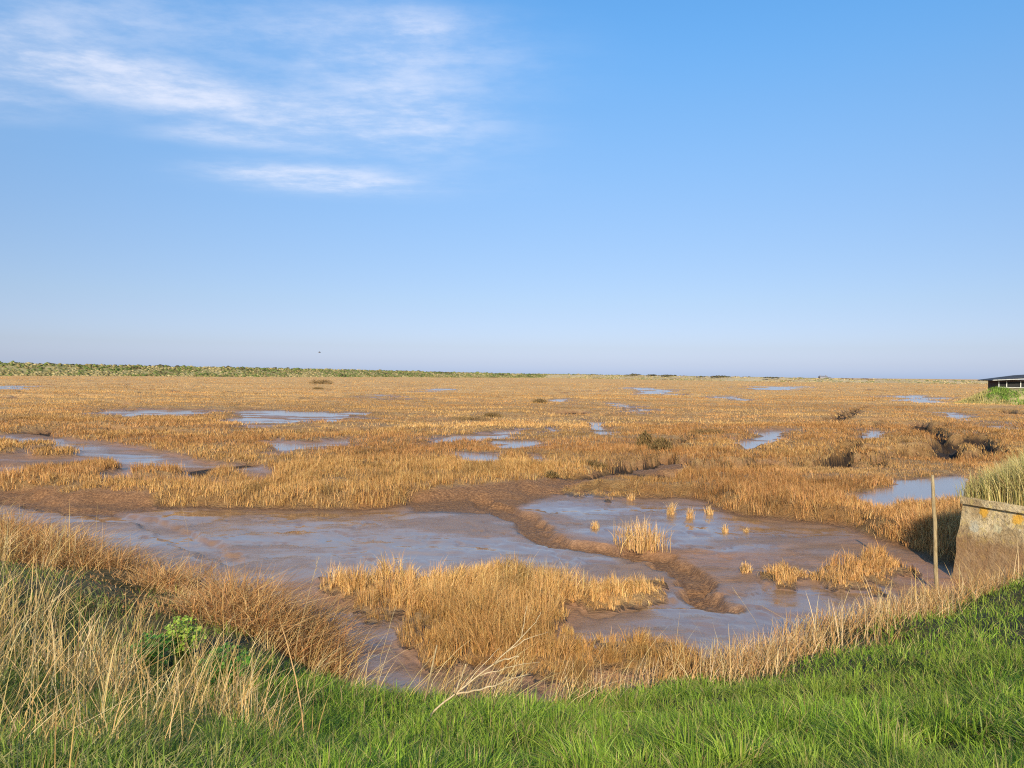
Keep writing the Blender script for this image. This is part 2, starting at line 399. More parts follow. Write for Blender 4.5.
def ground_mat():
    m, nt = mat('marsh_ground'); n = N(nt)
    pos = n('ShaderNodeNewGeometry').outputs['Position']
    A = lambda s: n('ShaderNodeAttribute', attribute_name=s).outputs['Fac']
    mud, dark, bank, far = A('mud'), A('dark'), A('bank'), A('far')
    n1 = n.noise(pos, .35, 5); n2 = n.noise(pos, 2.2, 5, .6); n3 = n.noise(pos, 14, 4, .65); n4 = n.noise(pos, .05, 4)
    # vegetated floor: dead stems and litter
    veg = n.mix(n.ramp(n2, .35, .7), (.27, .15, .06), (.44, .27, .11))
    veg = n.mix(n.ramp(n1, .45, .75), veg, (.36, .17, .06))
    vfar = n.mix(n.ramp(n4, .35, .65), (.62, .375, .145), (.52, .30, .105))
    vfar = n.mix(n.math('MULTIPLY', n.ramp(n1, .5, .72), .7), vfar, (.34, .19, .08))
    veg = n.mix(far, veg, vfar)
    # mud
    mc = n.mix(n.ramp(n1, .35, .65), (.33, .165, .075), (.27, .155, .085))
    mc = n.mix(A('wet'), mc, (.25, .145, .078))
    mc = n.mix(n.math('MULTIPLY', n.ramp(n2, .45, .75), .5), mc, (.15, .078, .042))
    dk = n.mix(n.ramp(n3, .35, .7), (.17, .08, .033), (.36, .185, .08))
    dk = n.mix(n.ramp(dark, .84, .98), dk, (.035, .02, .011))  # creek cuts near-black: dark wet mud plus overhang shade put into the colour
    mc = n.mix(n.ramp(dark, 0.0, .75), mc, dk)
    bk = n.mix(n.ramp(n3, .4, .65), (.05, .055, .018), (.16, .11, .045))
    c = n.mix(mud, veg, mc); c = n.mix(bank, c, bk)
    wet = n.ramp(n.noise(n('ShaderNodeMapping', i={'Vector': pos, 'Scale': (.22, .42, 1)}).outputs[0], 1.0, 7, .66), .40, .53)
    wet = n.math('MULTIPLY', n.math('MAXIMUM', n.math('MULTIPLY', wet, .55), n.math('MULTIPLY', A('wet'), n.math('ADD', .55, n.math('MULTIPLY', wet, .45)))), n.math('SUBTRACT', 1.0, dark), clamp=True)
    rgh = n.math('SUBTRACT', .58, n.math('MULTIPLY', wet, .48))
    rgh = n.math('ADD', rgh, n.math('MULTIPLY', n3, .10))
    rgh = n.math('ADD', rgh, n.math('MULTIPLY', dark, .25))
    film = n.math('MULTIPLY', n.math('MULTIPLY', A('wet'), n.math('SUBTRACT', 1.0, dark)), n.ramp(n.noise(n('ShaderNodeMapping', i={'Vector': pos, 'Scale': (.16, .36, 1), 'Location': (7, 3, 0)}).outputs[0], 1.0, 6, .6), .46, .56), clamp=True)
    rgh = n.math('MULTIPLY', rgh, n.math('SUBTRACT', 1.0, n.math('MULTIPLY', film, .75)))
    dry = n.math('SUBTRACT', 1.0, n.math('MULTIPLY', mud, n.math('SUBTRACT', 1.0, bank)))
    rgh = n.math('MAXIMUM', rgh, n.math('MULTIPLY', dry, .95))
    spec = n.math('SUBTRACT', n.math('ADD', .35, n.math('MULTIPLY', wet, .65)), n.math('MULTIPLY', dry, .25))
    # bump
    st = n('ShaderNodeMapping', i={'Vector': pos, 'Scale': (.9, 2.2, 1)}).outputs[0]
    hb = n.math('ADD', n.math('ADD', n.math('MULTIPLY', n.noise(st, 1.6, 4, .6), 1.1), n.math('MULTIPLY', n.noise(st, 8, 5, .7), 1.1)), n.math('MULTIPLY', n.noise(pos, 26, 4, .8), .7))
    amt = n.math('ADD', .15, n.math('MULTIPLY', n.math('SUBTRACT', 1.0, wet), 1.0))
    amt = n.math('MULTIPLY', amt, n.math('SUBTRACT', 1.0, n.math('MULTIPLY', film, .85)))
    amt = n.math('ADD', amt, n.math('MULTIPLY', dark, 2.6))
    amt = n.math('ADD', amt, n.math('MULTIPLY', dry, 3.0))
    bp = n('ShaderNodeBump', i={'Strength': 1.0, 'Distance': .022, 'Height': n.math('MULTIPLY', hb, amt)})
    p = n('ShaderNodeBsdfPrincipled', i={'Base Color': c, 'Roughness': rgh, 'Specular IOR Level': spec, 'Normal': bp.outputs[0]})
    n('ShaderNodeOutputMaterial', i={0: p.outputs[0]})
    return m
M_ground = ground_mat()
def water_mat():
    m, nt = mat('pool_water'); n = N(nt)
    pos = n('ShaderNodeNewGeometry').outputs['Position']
    bp = n('ShaderNodeBump', i={'Strength': .12, 'Distance': .01, 'Height': n.noise(pos, 3, 3)})
    p = n('ShaderNodeBsdfPrincipled', i={'Base Color': (.26, .19, .145, 1), 'Roughness': .16, 'Specular IOR Level': .5, 'Normal': bp.outputs[0]})
    n('ShaderNodeOutputMaterial', i={0: p.outputs[0]})
    return m
M_water = water_mat()
def simple(name, a, b, scale, rough=.8, bump=.01, det=5, stretch=(1, 1, 1), spec=.3):
    m, nt = mat(name); n = N(nt)
    pos = n('ShaderNodeTexCoord').outputs['Object']
    st = n('ShaderNodeMapping', i={'Vector': pos, 'Scale': stretch}).outputs[0]
    x = n.noise(st, scale, det, .65)
    c = n.mix(n.ramp(x, .35, .65), a, b)
    bp = n('ShaderNodeBump', i={'Strength': .8, 'Distance': bump, 'Height': x})
    p = n('ShaderNodeBsdfPrincipled', i={'Base Color': c, 'Roughness': rough, 'Normal': bp.outputs[0], 'Specular IOR Level': spec})
    n('ShaderNodeOutputMaterial', i={0: p.outputs[0]})
    return m
M_wood = simple('weathered_wood', (.22, .16, .08), (.40, .31, .17), 9, .8, .004, 5, (6, 6, .7))
M_dead = simple('bleached_branch', (.36, .27, .15), (.56, .44, .27), 18, .7, .002)
M_roof = simple('dark_roof', (.03, .032, .036), (.065, .065, .07), 2, .7)
M_hidew = simple('dark_boards', (.05, .035, .03), (.11, .07, .055), 3, .8, .01, 4, (1, 1, 8))
M_frame = simple('pale_frame', (.42, .43, .40), (.55, .56, .52), 3)
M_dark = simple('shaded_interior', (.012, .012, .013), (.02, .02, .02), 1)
M_far = simple('far_rendered_wall', (.20, .20, .23), (.26, .26, .28), .5)
M_farroof = simple('far_roof', (.16, .16, .19), (.2, .2, .22), .5)
M_bird = simple('bird_feathers', (.10, .09, .08), (.2, .18, .16), 20)
def emb_mat():
    m, nt = mat('embankment_turf'); n = N(nt)
    pos = n('ShaderNodeNewGeometry').outputs['Position']
    x = n.noise(pos, .12, 5, .7)
    c = n.mix(n.ramp(x, .4, .6), (.12, .12, .04), (.34, .28, .13))
    p = n('ShaderNodeBsdfPrincipled', i={'Base Color': c, 'Roughness': .95, 'Specular IOR Level': .1})
    n('ShaderNodeOutputMaterial', i={0: p.outputs[0]}); return m
M_emb = emb_mat()
def conc_mat():
    m, nt = mat('lichened_concrete'); n = N(nt)
    pos = n('ShaderNodeNewGeometry').outputs['Position']
    a = n.noise(pos, 2.2, 6, .65); b = n.noise(pos, 9, 5, .7); e = n.noise(pos, 3.3, 3, .5)
    c = n.mix(n.ramp(a, .35, .65), (.36, .25, .12), (.62, .49, .28))
    c = n.mix(n.ramp(b, .52, .66), c, (.24, .17, .08))
    c = n.mix(n.math('MULTIPLY', n.ramp(n.noise(pos, 5.0, 6, .75), .53, .60), .65), c, (.58, .43, .14))
    c = n.mix(n.math('MULTIPLY', n.ramp(n.noise(pos, 16.0, 4, .7), .56, .64), .7), c, (.13, .10, .06))
    sep = n('ShaderNodeSeparateXYZ', i={0: pos}).outputs[2]
    hi = n.ramp(sep, .7, 1.15)
    c = n.mix(n.math('MULTIPLY', n.math('SUBTRACT', 1.0, hi), .75), c, (.24, .12, .05))      # darker and browner towards the foot
    def spot(x, y, z, r, col, c, seed=1.0):
        dv = n('ShaderNodeVectorMath', operation='DISTANCE', i={0: pos, 1: (x, y, z)}).outputs['Value']
        dv = n.math('ADD', dv, n.math('MULTIPLY', n.math('SUBTRACT', n.noise(pos, 12, 4, .7), .5), r * 1.6))
        return n.mix(n.ramp(dv, r, r * .6), c, col)
    for s in SPOTS: c = spot(*s, c)
    bp = n('ShaderNodeBump', i={'Strength': 1, 'Distance': .035, 'Height': n.math('ADD', a, b)})
    p = n('ShaderNodeBsdfPrincipled', i={'Base Color': c, 'Roughness': .9, 'Normal': bp.outputs[0]})
    n('ShaderNodeOutputMaterial', i={0: p.outputs[0]}); return m

# ------------------------------------------------------------------ GROUND SHEET
r = [.4, 1.2]; 
dd = 2.0
while dd < 6000:
    r.append(dd); dd += max(.045, dd * .0062) if dd < 160 else dd * (.012 if dd < 800 else .04)
r = np.array(r)
a1 = np.arange(-44, 44.01, .15); a2 = np.arange(-180, -44, 3.0); a3 = np.arange(47, 180, 3.0)
ang = np.radians(np.concatenate([a2, a1, a3])); nA = len(ang); nR = len(r)
RR, AA = np.meshgrid(r, ang, indexing='ij')
gx = RR * np.sin(AA); gy = RR * np.cos(AA)
fl = field(gx.ravel(), gy.ravel())
V = np.stack([gx.ravel(), gy.ravel(), fl['z']], 1)
# small centre cap
i, j = np.meshgrid(np.arange(nR - 1), np.arange(nA), indexing='ij')
j2 = (j + 1) % nA
Q = np.stack([i * nA + j, i * nA + j2, (i + 1) * nA + j2, (i + 1) * nA + j], -1).reshape(-1, 4)[:, ::-1]
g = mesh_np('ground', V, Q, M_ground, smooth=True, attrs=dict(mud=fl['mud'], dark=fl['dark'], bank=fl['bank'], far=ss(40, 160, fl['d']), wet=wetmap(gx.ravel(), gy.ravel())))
tag(g, 'brown tidal marsh ground with mud flats rising to the near bank', 'ground', kind='structure')

# ------------------------------------------------------------------ WATER in the pools
mb = MB()
for kp, P in enumerate(PONDS):
    c = P.mean(0); s = np.hypot(*(P - c).T).max()
    Pc = c + (P - c) * 1.0
    dn = Pc - c; ln = np.hypot(dn[:, 0], dn[:, 1])[:, None]
    Pc = Pc + dn / np.maximum(ln, .01) * (.8 + np.hypot(*c) * .012)
    n_ = len(Pc)
    mb.add(np.column_stack([Pc, np.full(n_, PLAT - .15 + .003 * kp)]), [tuple(range(n_))[::-1] if 0 else tuple(range(n_))])
w = mb.build('water', M_water)
for p_ in w.data.polygons:
    if p_.normal.z < 0: p_.flip()
tag(w, 'still pale blue water lying in the marsh pools', 'water', kind='structure')

# ------------------------------------------------------------------ MARSH GRASS
def jitcol(n, cols, wts, var=.15):
    cols = np.array(cols); k = rng.choice(len(cols), n, p=np.array(wts) / sum(wts))
    c = cols[k] * (1 + rng.normal(0, var, (n, 1))) * (1 + rng.normal(0, .04, (n, 3)))
    return np.clip(c, .01, .95)
MC = [(.63, .385, .15), (.55, .325, .12), (.74, .50, .23), (.40, .225, .08)]
def marsh_layer(vlo, vhi, per_px, blades_per, hmean, wpx, seg, spread, zp=PLAT, umin=-260, umax=1290):
    n = int((umax - umin) * (vhi - vlo) * per_px)
    u = rng.uniform(umin, umax, n); v = rng.uniform(vlo, vhi, n) + (u - 512) * ROLL
    P = trace(u, v, zp)
    f = field(P[:, 0], P[:, 1])
    patch = fbm(P[:, 0] * .35, P[:, 1] * .35, 101)
    keep = (f['mud'] < .5) & (f['b'] < -.05) & (rng.random(n) < np.where(f['basin'] > .5, 1, ss(.22, .4, patch) * .6 + .4)) 
    thin = fbm(P[:, 0] * .10, P[:, 1] * .22, 105)
    keep &= (rng.random(n) > ss(.60, .72, thin) * .75 * (f['basin'] < .5))
    P = P[keep]; z = f['z'][keep]; d = f['d'][keep]; isl = f['isl'][keep]; bas = f['basin'][keep]; patch = patch[keep]
    m = len(P); 
    hue = fbm(P[:, 0] * .08, P[:, 1] * .15, 107); hue2 = fbm(P[:, 0] * .9, P[:, 1] * .9, 109)
    hf = (.5 + .6 * patch) * (1 - .35 * ss(.56, .66, fbm(P[:, 0] * .13, P[:, 1] * .2, 361))) * (.72 + .5 * fbm(P[:, 0] * .9, P[:, 1] * .9, 111)) * np.where(bas > .5, .45 + .75 * ss(.0, -.55, isl), 1)
    B = np.repeat(np.column_stack([P, z - .02]), blades_per, 0); dB = np.repeat(d, blades_per); k = len(B)
    sp = spread * np.maximum(.4, dB / 30)
    B[:, 0] += rng.normal(0, 1, k) * sp; B[:, 1] += rng.normal(0, 1, k) * sp
    cl = vn(B[:, 0] * 2.6, B[:, 1] * 2.6, 311) * .6 + vn(B[:, 0] * 6, B[:, 1] * 6, 313) * .4
    h = hmean * np.repeat(hf, blades_per) * rng.uniform(.5, 1.25, k) * (.45 + 1.1 * cl)
    wd = np.maximum(.007, wpx * dB / F) * rng.uniform(.7, 1.3, k)
    c = jitcol(k, MC, [4, 3, 2.4, 1.9], .20)
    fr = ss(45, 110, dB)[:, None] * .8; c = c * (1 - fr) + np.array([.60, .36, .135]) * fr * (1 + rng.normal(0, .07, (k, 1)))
    t = np.repeat(ss(.35, .65, hue), blades_per)[:, None]
    c = c * (1 - t * .0) * np.where(t > 0, 1, 1) * (np.array([1.08, 1.08, 1.0]) * t + np.array([.9, .8, .75]) * (1 - t))
    dk = np.repeat(ss(.62, .8, hue2), blades_per)[:, None] * .45
    sp_ = np.repeat(ss(.56, .66, fbm(P[:, 0] * .13, P[:, 1] * .2, 361)), blades_per)[:, None] * .35 * (np.repeat(bas, blades_per)[:, None] < .5)
    c = c * (1 - sp_) + np.array([.27, .185, .085]) * sp_ * rng.uniform(.7, 1.3, (k, 1))
    c = c * (1 - dk)
    tn = np.repeat(ss(.4, .62, fbm(P[:, 0] * .045, P[:, 1] * .11, 321)), blades_per)[:, None]; c = c * (.78 + .30 * tn) * (1 - (1 - tn) * [0, .07, .12])
    az = vn(B[:, 0] * 1.7, B[:, 1] * 1.7, 317) * 12 + rng.normal(0, 1.0, k); ln = np.abs(rng.normal(.32, .38, k)) + .25 * ss(30, 60, dB)
    return blades(B, h, wd, az, ln, c, seg)
parts = [
    marsh_layer(376.2, 384, 1.6, 2, .34, .7, 1, .9, PLAT),
    marsh_layer(382, 397, 1.6, 3, .26, .6, 1, .30),
    marsh_layer(395, 425, 1.5, 3, .28, .5, 1, .14),
    marsh_layer(422, 470, .95, 4, .31, .45, 2, .10),
    marsh_layer(465, 530, .45, 6, .34, .38, 2, .08),
    marsh_layer(530, 600, .20, 7, .40, .42, 3, .05, .1),
    marsh_layer(600, 700, .15, 8, .40, .42, 3, .045, .1),
]
V, Tn, C = join(parts); print('marsh tris', len(Tn))
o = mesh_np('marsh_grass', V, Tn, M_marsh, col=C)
tag(o, 'orange brown dead cordgrass covering the whole marsh', 'marsh grass', kind='stuff')

# ------------------------------------------------------------------ isolated tufts in the mud (things)
TG = 'small cordgrass tufts standing in the open mud'
tufts = [(641, 547, 29, 32, 'largest lone tuft of dead cordgrass in the middle of the mud'),
         (595, 528, 8, 6, 'small pale tuft left of the largest lone tuft, near its upper left'),
         (671, 514, 14, 6, 'small bushy tuft nearest the grass edge above the largest lone tuft'),
         (690, 518, 11, 5, 'leaning small tuft between the largest lone tuft and the upright pale ones'),
         (709, 514, 9, 5, 'short upright tuft close under the marsh edge on open wet mud'),
         (725, 532, 9, 4, 'slim pale tuft alone on the mud right of the largest lone tuft'),
         (746, 532, 6, 3, 'tiny sprig of dead grass, rightmost on the upper mud flat'),
         (631, 500, 8, 5, 'low wide tuft just off the tip of the grass finger'),
         (746, 572, 11, 7, 'small tuft just left of the grass island on brown mud'),
         (815, 579, 9, 6, 'small tuft at the right end of the grass island by the pool')]
for u, v, hp, wp, lab in tufts:
    p = ground_at(u, v); sc = p[1] / F
    nb = int(16 + wp * 13); h = hp * sc
    B = np.column_stack([np.clip(rng.normal(0, .42, nb), -.75, .75) * wp * sc, np.clip(rng.normal(0, .5, nb), -.8, .8) * wp * sc, np.full(nb, -.02)])
    hh = h * rng.uniform(.35, 1.2, nb) * (.6 + .4 * np.exp(-(B[:, 0] / (wp * sc)) ** 2))
    V, Tn, C = blades(B, hh, np.full(nb, .014), rng.uniform(0, 6.28, nb), np.abs(rng.normal(.3, .3, nb)), jitcol(nb, MC, [3, 2, 3, 1], .16), 3)
    o = mesh_np('cordgrass_tuft', V, Tn, M_marsh, col=C); o.location = p
    tag(o, lab, 'grass tuft', TG)

# ------------------------------------------------------------------ BANK GRASS
def bquick(x, y): return sdpoly(x, y, BANKP, 200)
def bank_points(n, u0, u1, v0, v1):
    """points over the bank, as dense in the distance as they look"""
    out = []
    y = np.exp(rng.uniform(math.log(1.7), math.log(19), n * 5)); x = rng.uniform(-1.02, 1.04, n * 5) * y
    k = bquick(x, y) > -.6; x = x[k]; y = y[k]
    f = field(x, y)
    z = f['z']; u = 512 + F * x / y; v = V0 + F * (CH - z) / y
    d = np.hypot(x, y)
    k = (f['b'] > -.1) & (u > u0) & (u < u1) & (v > v0) & (v < v1) & (rng.random(len(x)) < np.clip(y ** 2 / (5 + y ** 2) * 1.3 * (5.0 / d) ** 1.2 , 0, 1))
    return x[k][:n], y[k][:n], z[k][:n], u[k][:n], v[k][:n], f['b'][k][:n]
x, y, z, u, v, b = bank_points(330000, -260, 1290, 500, 1000)
print('bank pts', len(x))
# left part of the bank is straw with only some green under it
leftness = ss(330, 130, u + (fbm(x * .8, y * .8, 121) - .5) * 160)
clump = fbm(x * 1.3, y * 1.3, 125); cl2 = fbm(x * 5, y * 5, 127)
edge = ss(.45, 1.1, b + (clump - .5) * 1.2)
right_fr = ss(560, 800, u)
edge = edge * (1 - leftness * (1 - ss(1.3, 2.3, b)))
k = rng.random(len(x)) < (1 - .4 * leftness) * (edge) * np.maximum(.22 + 1.0 * ss(.3, .55, cl2), .75 * (b < 2.5))
k &= ~((u > 330) & (b < .35))
x, y, z, u, v, b, leftness, clump, cl2 = [q[k] for q in (x, y, z, u, v, b, leftness, clump, cl2)]
n = len(x); print('green blades', n)
gc = jitcol(n, [(.24, .37, .035), (.33, .47, .05), (.14, .24, .03), (.40, .46, .09), (.46, .38, .15), (.24, .17, .07)], [4, 3.5, 2.6, 2, 1.5, .9], .14)
lc = jitcol(n, [(.22, .31, .045), (.34, .36, .09), (.48, .40, .17), (.12, .19, .03)], [3.5, 3, 2, 1], .14)
c = np.where((rng.random(n) < leftness)[:, None], lc, gc)
yel = ss(.5, .75, fbm(x * .7, y * .7, 131))[:, None] * .35
c = c * (1 - yel) + np.array([.27, .29, .05]) * yel
h = rng.uniform(.07, .17, n) * (.6 + .75 * clump) ; wd = rng.uniform(.0035, .0075, n) * (1 + .05 * np.hypot(x, y))
gust = fbm(x * 1.1, y * 1.1, 133) * 2 * np.pi
G_ = .26
ci = np.floor(x / G_); cj = np.floor(y / G_)
cxx = (ci + .2 + .6 * _h2(ci, cj, 1)) * G_; cyy = (cj + .2 + .6 * _h2(ci, cj, 2)) * G_
rad = np.hypot(x - cxx, y - cyy); az = np.arctan2(y - cyy, x - cxx) + rng.normal(0, .9, n)
h = h * (1.35 - 2.2 * np.clip(rad, 0, .3)) * (.7 + .6 * _h2(ci, cj, 3))
c = c * (.8 + .45 * _h2(ci, cj, 4))[:, None]
V, Tn, C = blades(np.column_stack([x, y, z - .01]), h, wd, az, np.clip(.35 + rad * 3.6 + rng.normal(0, .45, n), 0, 1.9), c, 3, curve=1.7)
o = mesh_np('bank_grass', V, Tn, M_green, col=C)
tag(o, 'bright green grass covering the near bank', 'grass', kind='stuff')

# ------------------------------------------------------------------ STRAW: left bank and toe fringe
def scatter(n, u0, u1, b0, b1, y0=2.2, y1=20, xr=17):
    x = rng.uniform(-xr, xr, n * 12); y = rng.uniform(y0, y1, n * 12); u = 512 + F * x / y
    k = (u > u0) & (u < u1); x, y, u = x[k], y[k], u[k]
    k = bquick(x, y); k = (k > b0 - .6) & (k < b1 + .6); x, y, u = x[k], y[k], u[k]
    f = field(x, y); k = (f['b'] > b0) & (f['b'] < b1)
    x, y, u, z, b = x[k], y[k], u[k], f['z'][k], f['b'][k]
    w = rng.random(len(x)) < np.clip((8 / np.hypot(x, y)), 0, 1)
    return [q[w][:n] for q in (x, y, z, u, b)]
SC = [(.64, .45, .18), (.55, .36, .13), (.72, .55, .28), (.40, .25, .09)]
parts = []
PLANTS = [ground_at(182, 668), ground_at(222, 684), ground_at(148, 676)]
# (1) tall tufts, left
x, y, z, u, b = scatter(1000, -260, 330, .5, 10, 1.9)
pr = ss(320, 210, u) * (.08 + .62 * ss(.44, .60, fbm(x * 1.1, y * 1.1, 141))) * (.12 + .88 * ss(1.3, 2.6, b + 1.2 * ss(-5, -9, x)))
k = rng.random(len(x)) < pr
for p_ in PLANTS: k &= ~((np.abs(x / y - p_[0] / p_[1]) * p_[1] < .26) & (y < p_[1] + .25) & (y > p_[1] - 1.3) & (rng.random(len(x)) < .8))
x, y, z, u, b = [q[k] for q in (x, y, z, u, b)]
for (cnt, hm, hs, ln, wd) in ((15, .42, .14, .55, .004), (6, .68, .18, .3, .0035)):
    m = len(x) * cnt
    B = np.repeat(np.column_stack([x, y, z - .02]), cnt, 0); B[:, :2] += rng.normal(0, .07, (m, 2))
    tu = np.repeat(rng.normal(.6, 1.5, len(x)), cnt)
    dB = np.hypot(B[:, 0], B[:, 1])
    h = np.clip(rng.normal(hm, hs, m), .15, 1.1) * np.repeat(rng.uniform(.45, 1.25, len(x)), cnt) * ss(1.5, 5.5, dB) ** .5
    parts.append(blades(B, h, wd * (1 + .12 * dB) * rng.uniform(.6, 1.3, m), tu + rng.normal(0, .8, m), np.abs(rng.normal(ln, .28, m)), jitcol(m, SC, [3, 2, 2, 1.2], .12), 4, curve=1.7))
# (2) fringe at toe, all along
x, y, z, u, b = scatter(1500, 290, 1290, -.4, .9)
pr = np.where(u > 560, ss(560, 700, u) * .8 + .12, .05) * (.3 + ss(.35, .6, fbm(x * .9, y * .9, 143)))
k = rng.random(len(x)) < pr; x, y, z, u, b = [q[k] for q in (x, y, z, u, b)]
cnt = 34; m = len(x) * cnt
B = np.repeat(np.column_stack([x, y, z - .02]), cnt, 0); B[:, :2] += rng.normal(0, .16, (m, 2))
parts.append(blades(B, rng.uniform(.14, .42, m), rng.uniform(.005, .012, m), rng.normal(.9, 1.2, m), np.abs(rng.normal(.5, .4, m)),
             jitcol(m, [(.55, .33, .13), (.46, .25, .09), (.64, .46, .24)], [3, 2, 2], .13), 3, curve=1.6))
# taller stalks rising from the fringe
x, y, z, u, b = scatter(420, 330, 1290, -.2, 1.1)
k = rng.random(len(x)) < np.where(u > 800, .9, np.where((u > 430) & (u < 780), .22, .12)); x, y, z, u, b = [q[k] for q in (x, y, z, u, b)]
cnt = 7; m = len(x) * cnt
B = np.repeat(np.column_stack([x, y, z - .02]), cnt, 0); B[:, :2] += rng.normal(0, .10, (m, 2))
tu = np.repeat(rng.normal(.6, .9, len(x)), cnt)
parts.append(blades(B, rng.uniform(.25, .85, m), rng.uniform(.005, .011, m), tu + rng.normal(0, .5, m), np.abs(rng.normal(.45, .3, m)), jitcol(m, SC, [3, 2, 2, .6], .12), 4, curve=1.6))
x, y, z, u, b = scatter(260, 250, 600, .3, 2.2, 6, 12, 6)
k = rng.random(len(x)) < .25; x, y, z, u, b = [q[k] for q in (x, y, z, u, b)]
cnt = 5; m = len(x) * cnt
B = np.repeat(np.column_stack([x, y, z - .02]), cnt, 0); B[:, :2] += rng.normal(0, .08, (m, 2))
parts.append(blades(B, rng.uniform(.25, .75, m), rng.uniform(.004, .008, m), np.repeat(rng.normal(.2, .6, len(x)), cnt) + rng.normal(0, .3, m), np.abs(rng.normal(.8, .35, m)), jitcol(m, SC, [3, 2, 2, .6], .12), 4, curve=1.3))
V, Tn, C = join(parts); print('straw tris', len(Tn))
o = mesh_np('dry_grass', V, Tn, M_straw, col=C)
tag(o, 'tall pale straw coloured dry grass on the left bank and along its foot', 'dry grass', kind='stuff')

# (3) matted rusty brown growth along the foot of the left bank
x, y, z, u, b = scatter(9000, -260, 350, -.5, 2.6, 8, 24, 24)
k = (rng.random(len(x)) < ss(2.7, 1.7, b + (fbm(x, y, 151) - .5) * 1.2)) & (y > 9.9); x, y, z, u, b = [q[k] for q in (x, y, z, u, b)]
cnt = 12; m = len(x) * cnt
B = np.repeat(np.column_stack([x, y, z - .02]), cnt, 0); B[:, :2] += rng.normal(0, .12, (m, 2))
bl = vn(x * .75, y * .75, 153) * .7 + vn(x * 1.7, y * 1.7, 155) * .3; MD = np.zeros(len(x))
for (mu, mv, ra, rb) in ((282, 632, 1.15, 1.3), (120, 566, 2.0, 1.3), (200, 590, .8, .9), (-40, 545, 2.2, 1.6), (-190, 538, 2.5, 1.9), (30, 556, 1.0, 1.0)):
    c_ = trace(np.array(float(mu)), np.array(float(mv)), .35); MD = np.maximum(MD, np.exp(-(((x - c_[0]) / ra) ** 2 + ((y - c_[1]) / rb) ** 2) ** 1.5))
hm = np.repeat(.07 + (.68 + .4 * (bl - .5)) * MD, cnt)
keepm = rng.random(len(x) * cnt) < np.repeat(.22 + .78 * ss(.15, .5, MD), cnt)
B = B[keepm]; hm = hm[keepm]; m = len(B)
V, Tn, C = blades(B, hm * rng.uniform(.6, 1.15, m), rng.uniform(.007, .013, m), rng.uniform(0, 6.28, m), np.abs(rng.normal(1.1, .6, m)),
                  jitcol(m, [(.54, .30, .11), (.44, .22, .08), (.64, .41, .18), (.26, .14, .06)], [3, 2.5, 2.5, 1.2], .12), 3, curve=1.4)
o = mesh_np('brown_scrub', V, Tn, M_marsh, col=C); print('mat tris', len(Tn))
tag(o, 'rusty brown matted dead growth along the foot of the left bank', 'dead undergrowth', kind='stuff')

# ------------------------------------------------------------------ CONCRETE SLUICE BLOCK + grass on it
A0 = at(962, 497, 15.4); ztop = A0[2]
FA = np.array([A0[0], 15.4]); FB = at(1024, 509, 14.3)[:2]
dirF = (FB - FA) / np.linalg.norm(FB - FA); nrm = np.array([dirF[1], -dirF[0]])
if nrm[0] < 0: nrm = -nrm            # into the block
FC = FA + dirF * 3.4; FD = FC + nrm * 5.5; FE = FA + nrm * 5.5 + np.array([0, 1.2])
def fp(s, t, zz): q = FA + dirF * s; return (q[0] + nrm[0] * t, q[1] + nrm[1] * t, zz)
SPOTS = [(*fp(.45, 0, ztop - .22), .12, (.62, .33, .04)), (*fp(1.1, 0, ztop - .25), .13, (.66, .36, .05)), (*fp(1.18, 0, ztop - .45), .055, (.75, .72, .62)),
         (*fp(.3, 0, ztop - .55), .14, (.45, .40, .28)), (*fp(.75, 0, ztop - .5), .12, (.5, .42, .24)), (*fp(1.5, 0, ztop - .5), .15, (.5, .38, .2))]
M_conc = conc_mat()
t_ = empty('sluice_wall', (FA[0], FA[1], 0))
tag(t_, 'lichened concrete sluice wall with orange spots beside the wooden post', 'concrete wall')
def wall_mesh(name, pts, z0, z1, batter, parent, nx=14, nz=12, rough=.03, jit=.0):
    """closed prism of a polygon with broken, uneven faces"""
    mbv = []; F_ = []
    P = np.array(pts); n_ = len(P); c = P.mean(0)
    ring = []
    for i in range(n_):
        a, b_ = P[i], P[(i + 1) % n_]
        for k in range(nx): ring.append(a + (b_ - a) * k / nx)
    ring = np.array(ring); m_ = len(ring)
    for j in range(nz + 1):
        t = j / nz; zz = z0 + (z1 - z0) * t
        s_ = 1 + batter * (1 - t)
        for q, p in enumerate(ring):
            dv = (p - c); L = np.linalg.norm(dv); o_ = (fbm(np.array([p[0] * 3 + p[1] * 1.3]), np.array([zz * 3. + p[1]]), 171)[0] - .5) * rough * 2
            pp = c + dv * s_ + dv / L * o_
            mbv.append((pp[0], pp[1], zz + (fbm(np.array([p[0] * 4]), np.array([p[1] * 4]), 173)[0] - .5) * rough * 2 * (j == nz)))
    for j in range(nz):
        for q in range(m_):
            F_.append((j * m_ + q, j * m_ + (q + 1) % m_, (j + 1) * m_ + (q + 1) % m_, (j + 1) * m_ + q))
    F_.append(tuple(nz * m_ + q for q in range(m_)))
    b2 = MB(); b2.add(np.array(mbv) - np.array([FA[0], FA[1], 0]), F_); return b2.build(name, M_conc, parent)
body = [fp(0, 0, 0)[:2], fp(3.4, 0, 0)[:2], fp(3.4, 5.5, 0)[:2], fp(-.9, 5.5, 0)[:2]]
wall_mesh('wall_body', body, -.3, ztop - .13, .065, t_, 22, 16, .045)
cop = [fp(-.02, -.04, 0)[:2], fp(3.45, -.05, 0)[:2], fp(3.45, .45, 0)[:2], fp(-.02, .45, 0)[:2]]
wall_mesh('coping', cop, ztop - .125, ztop + .0, .0, t_, 20, 4, .022)
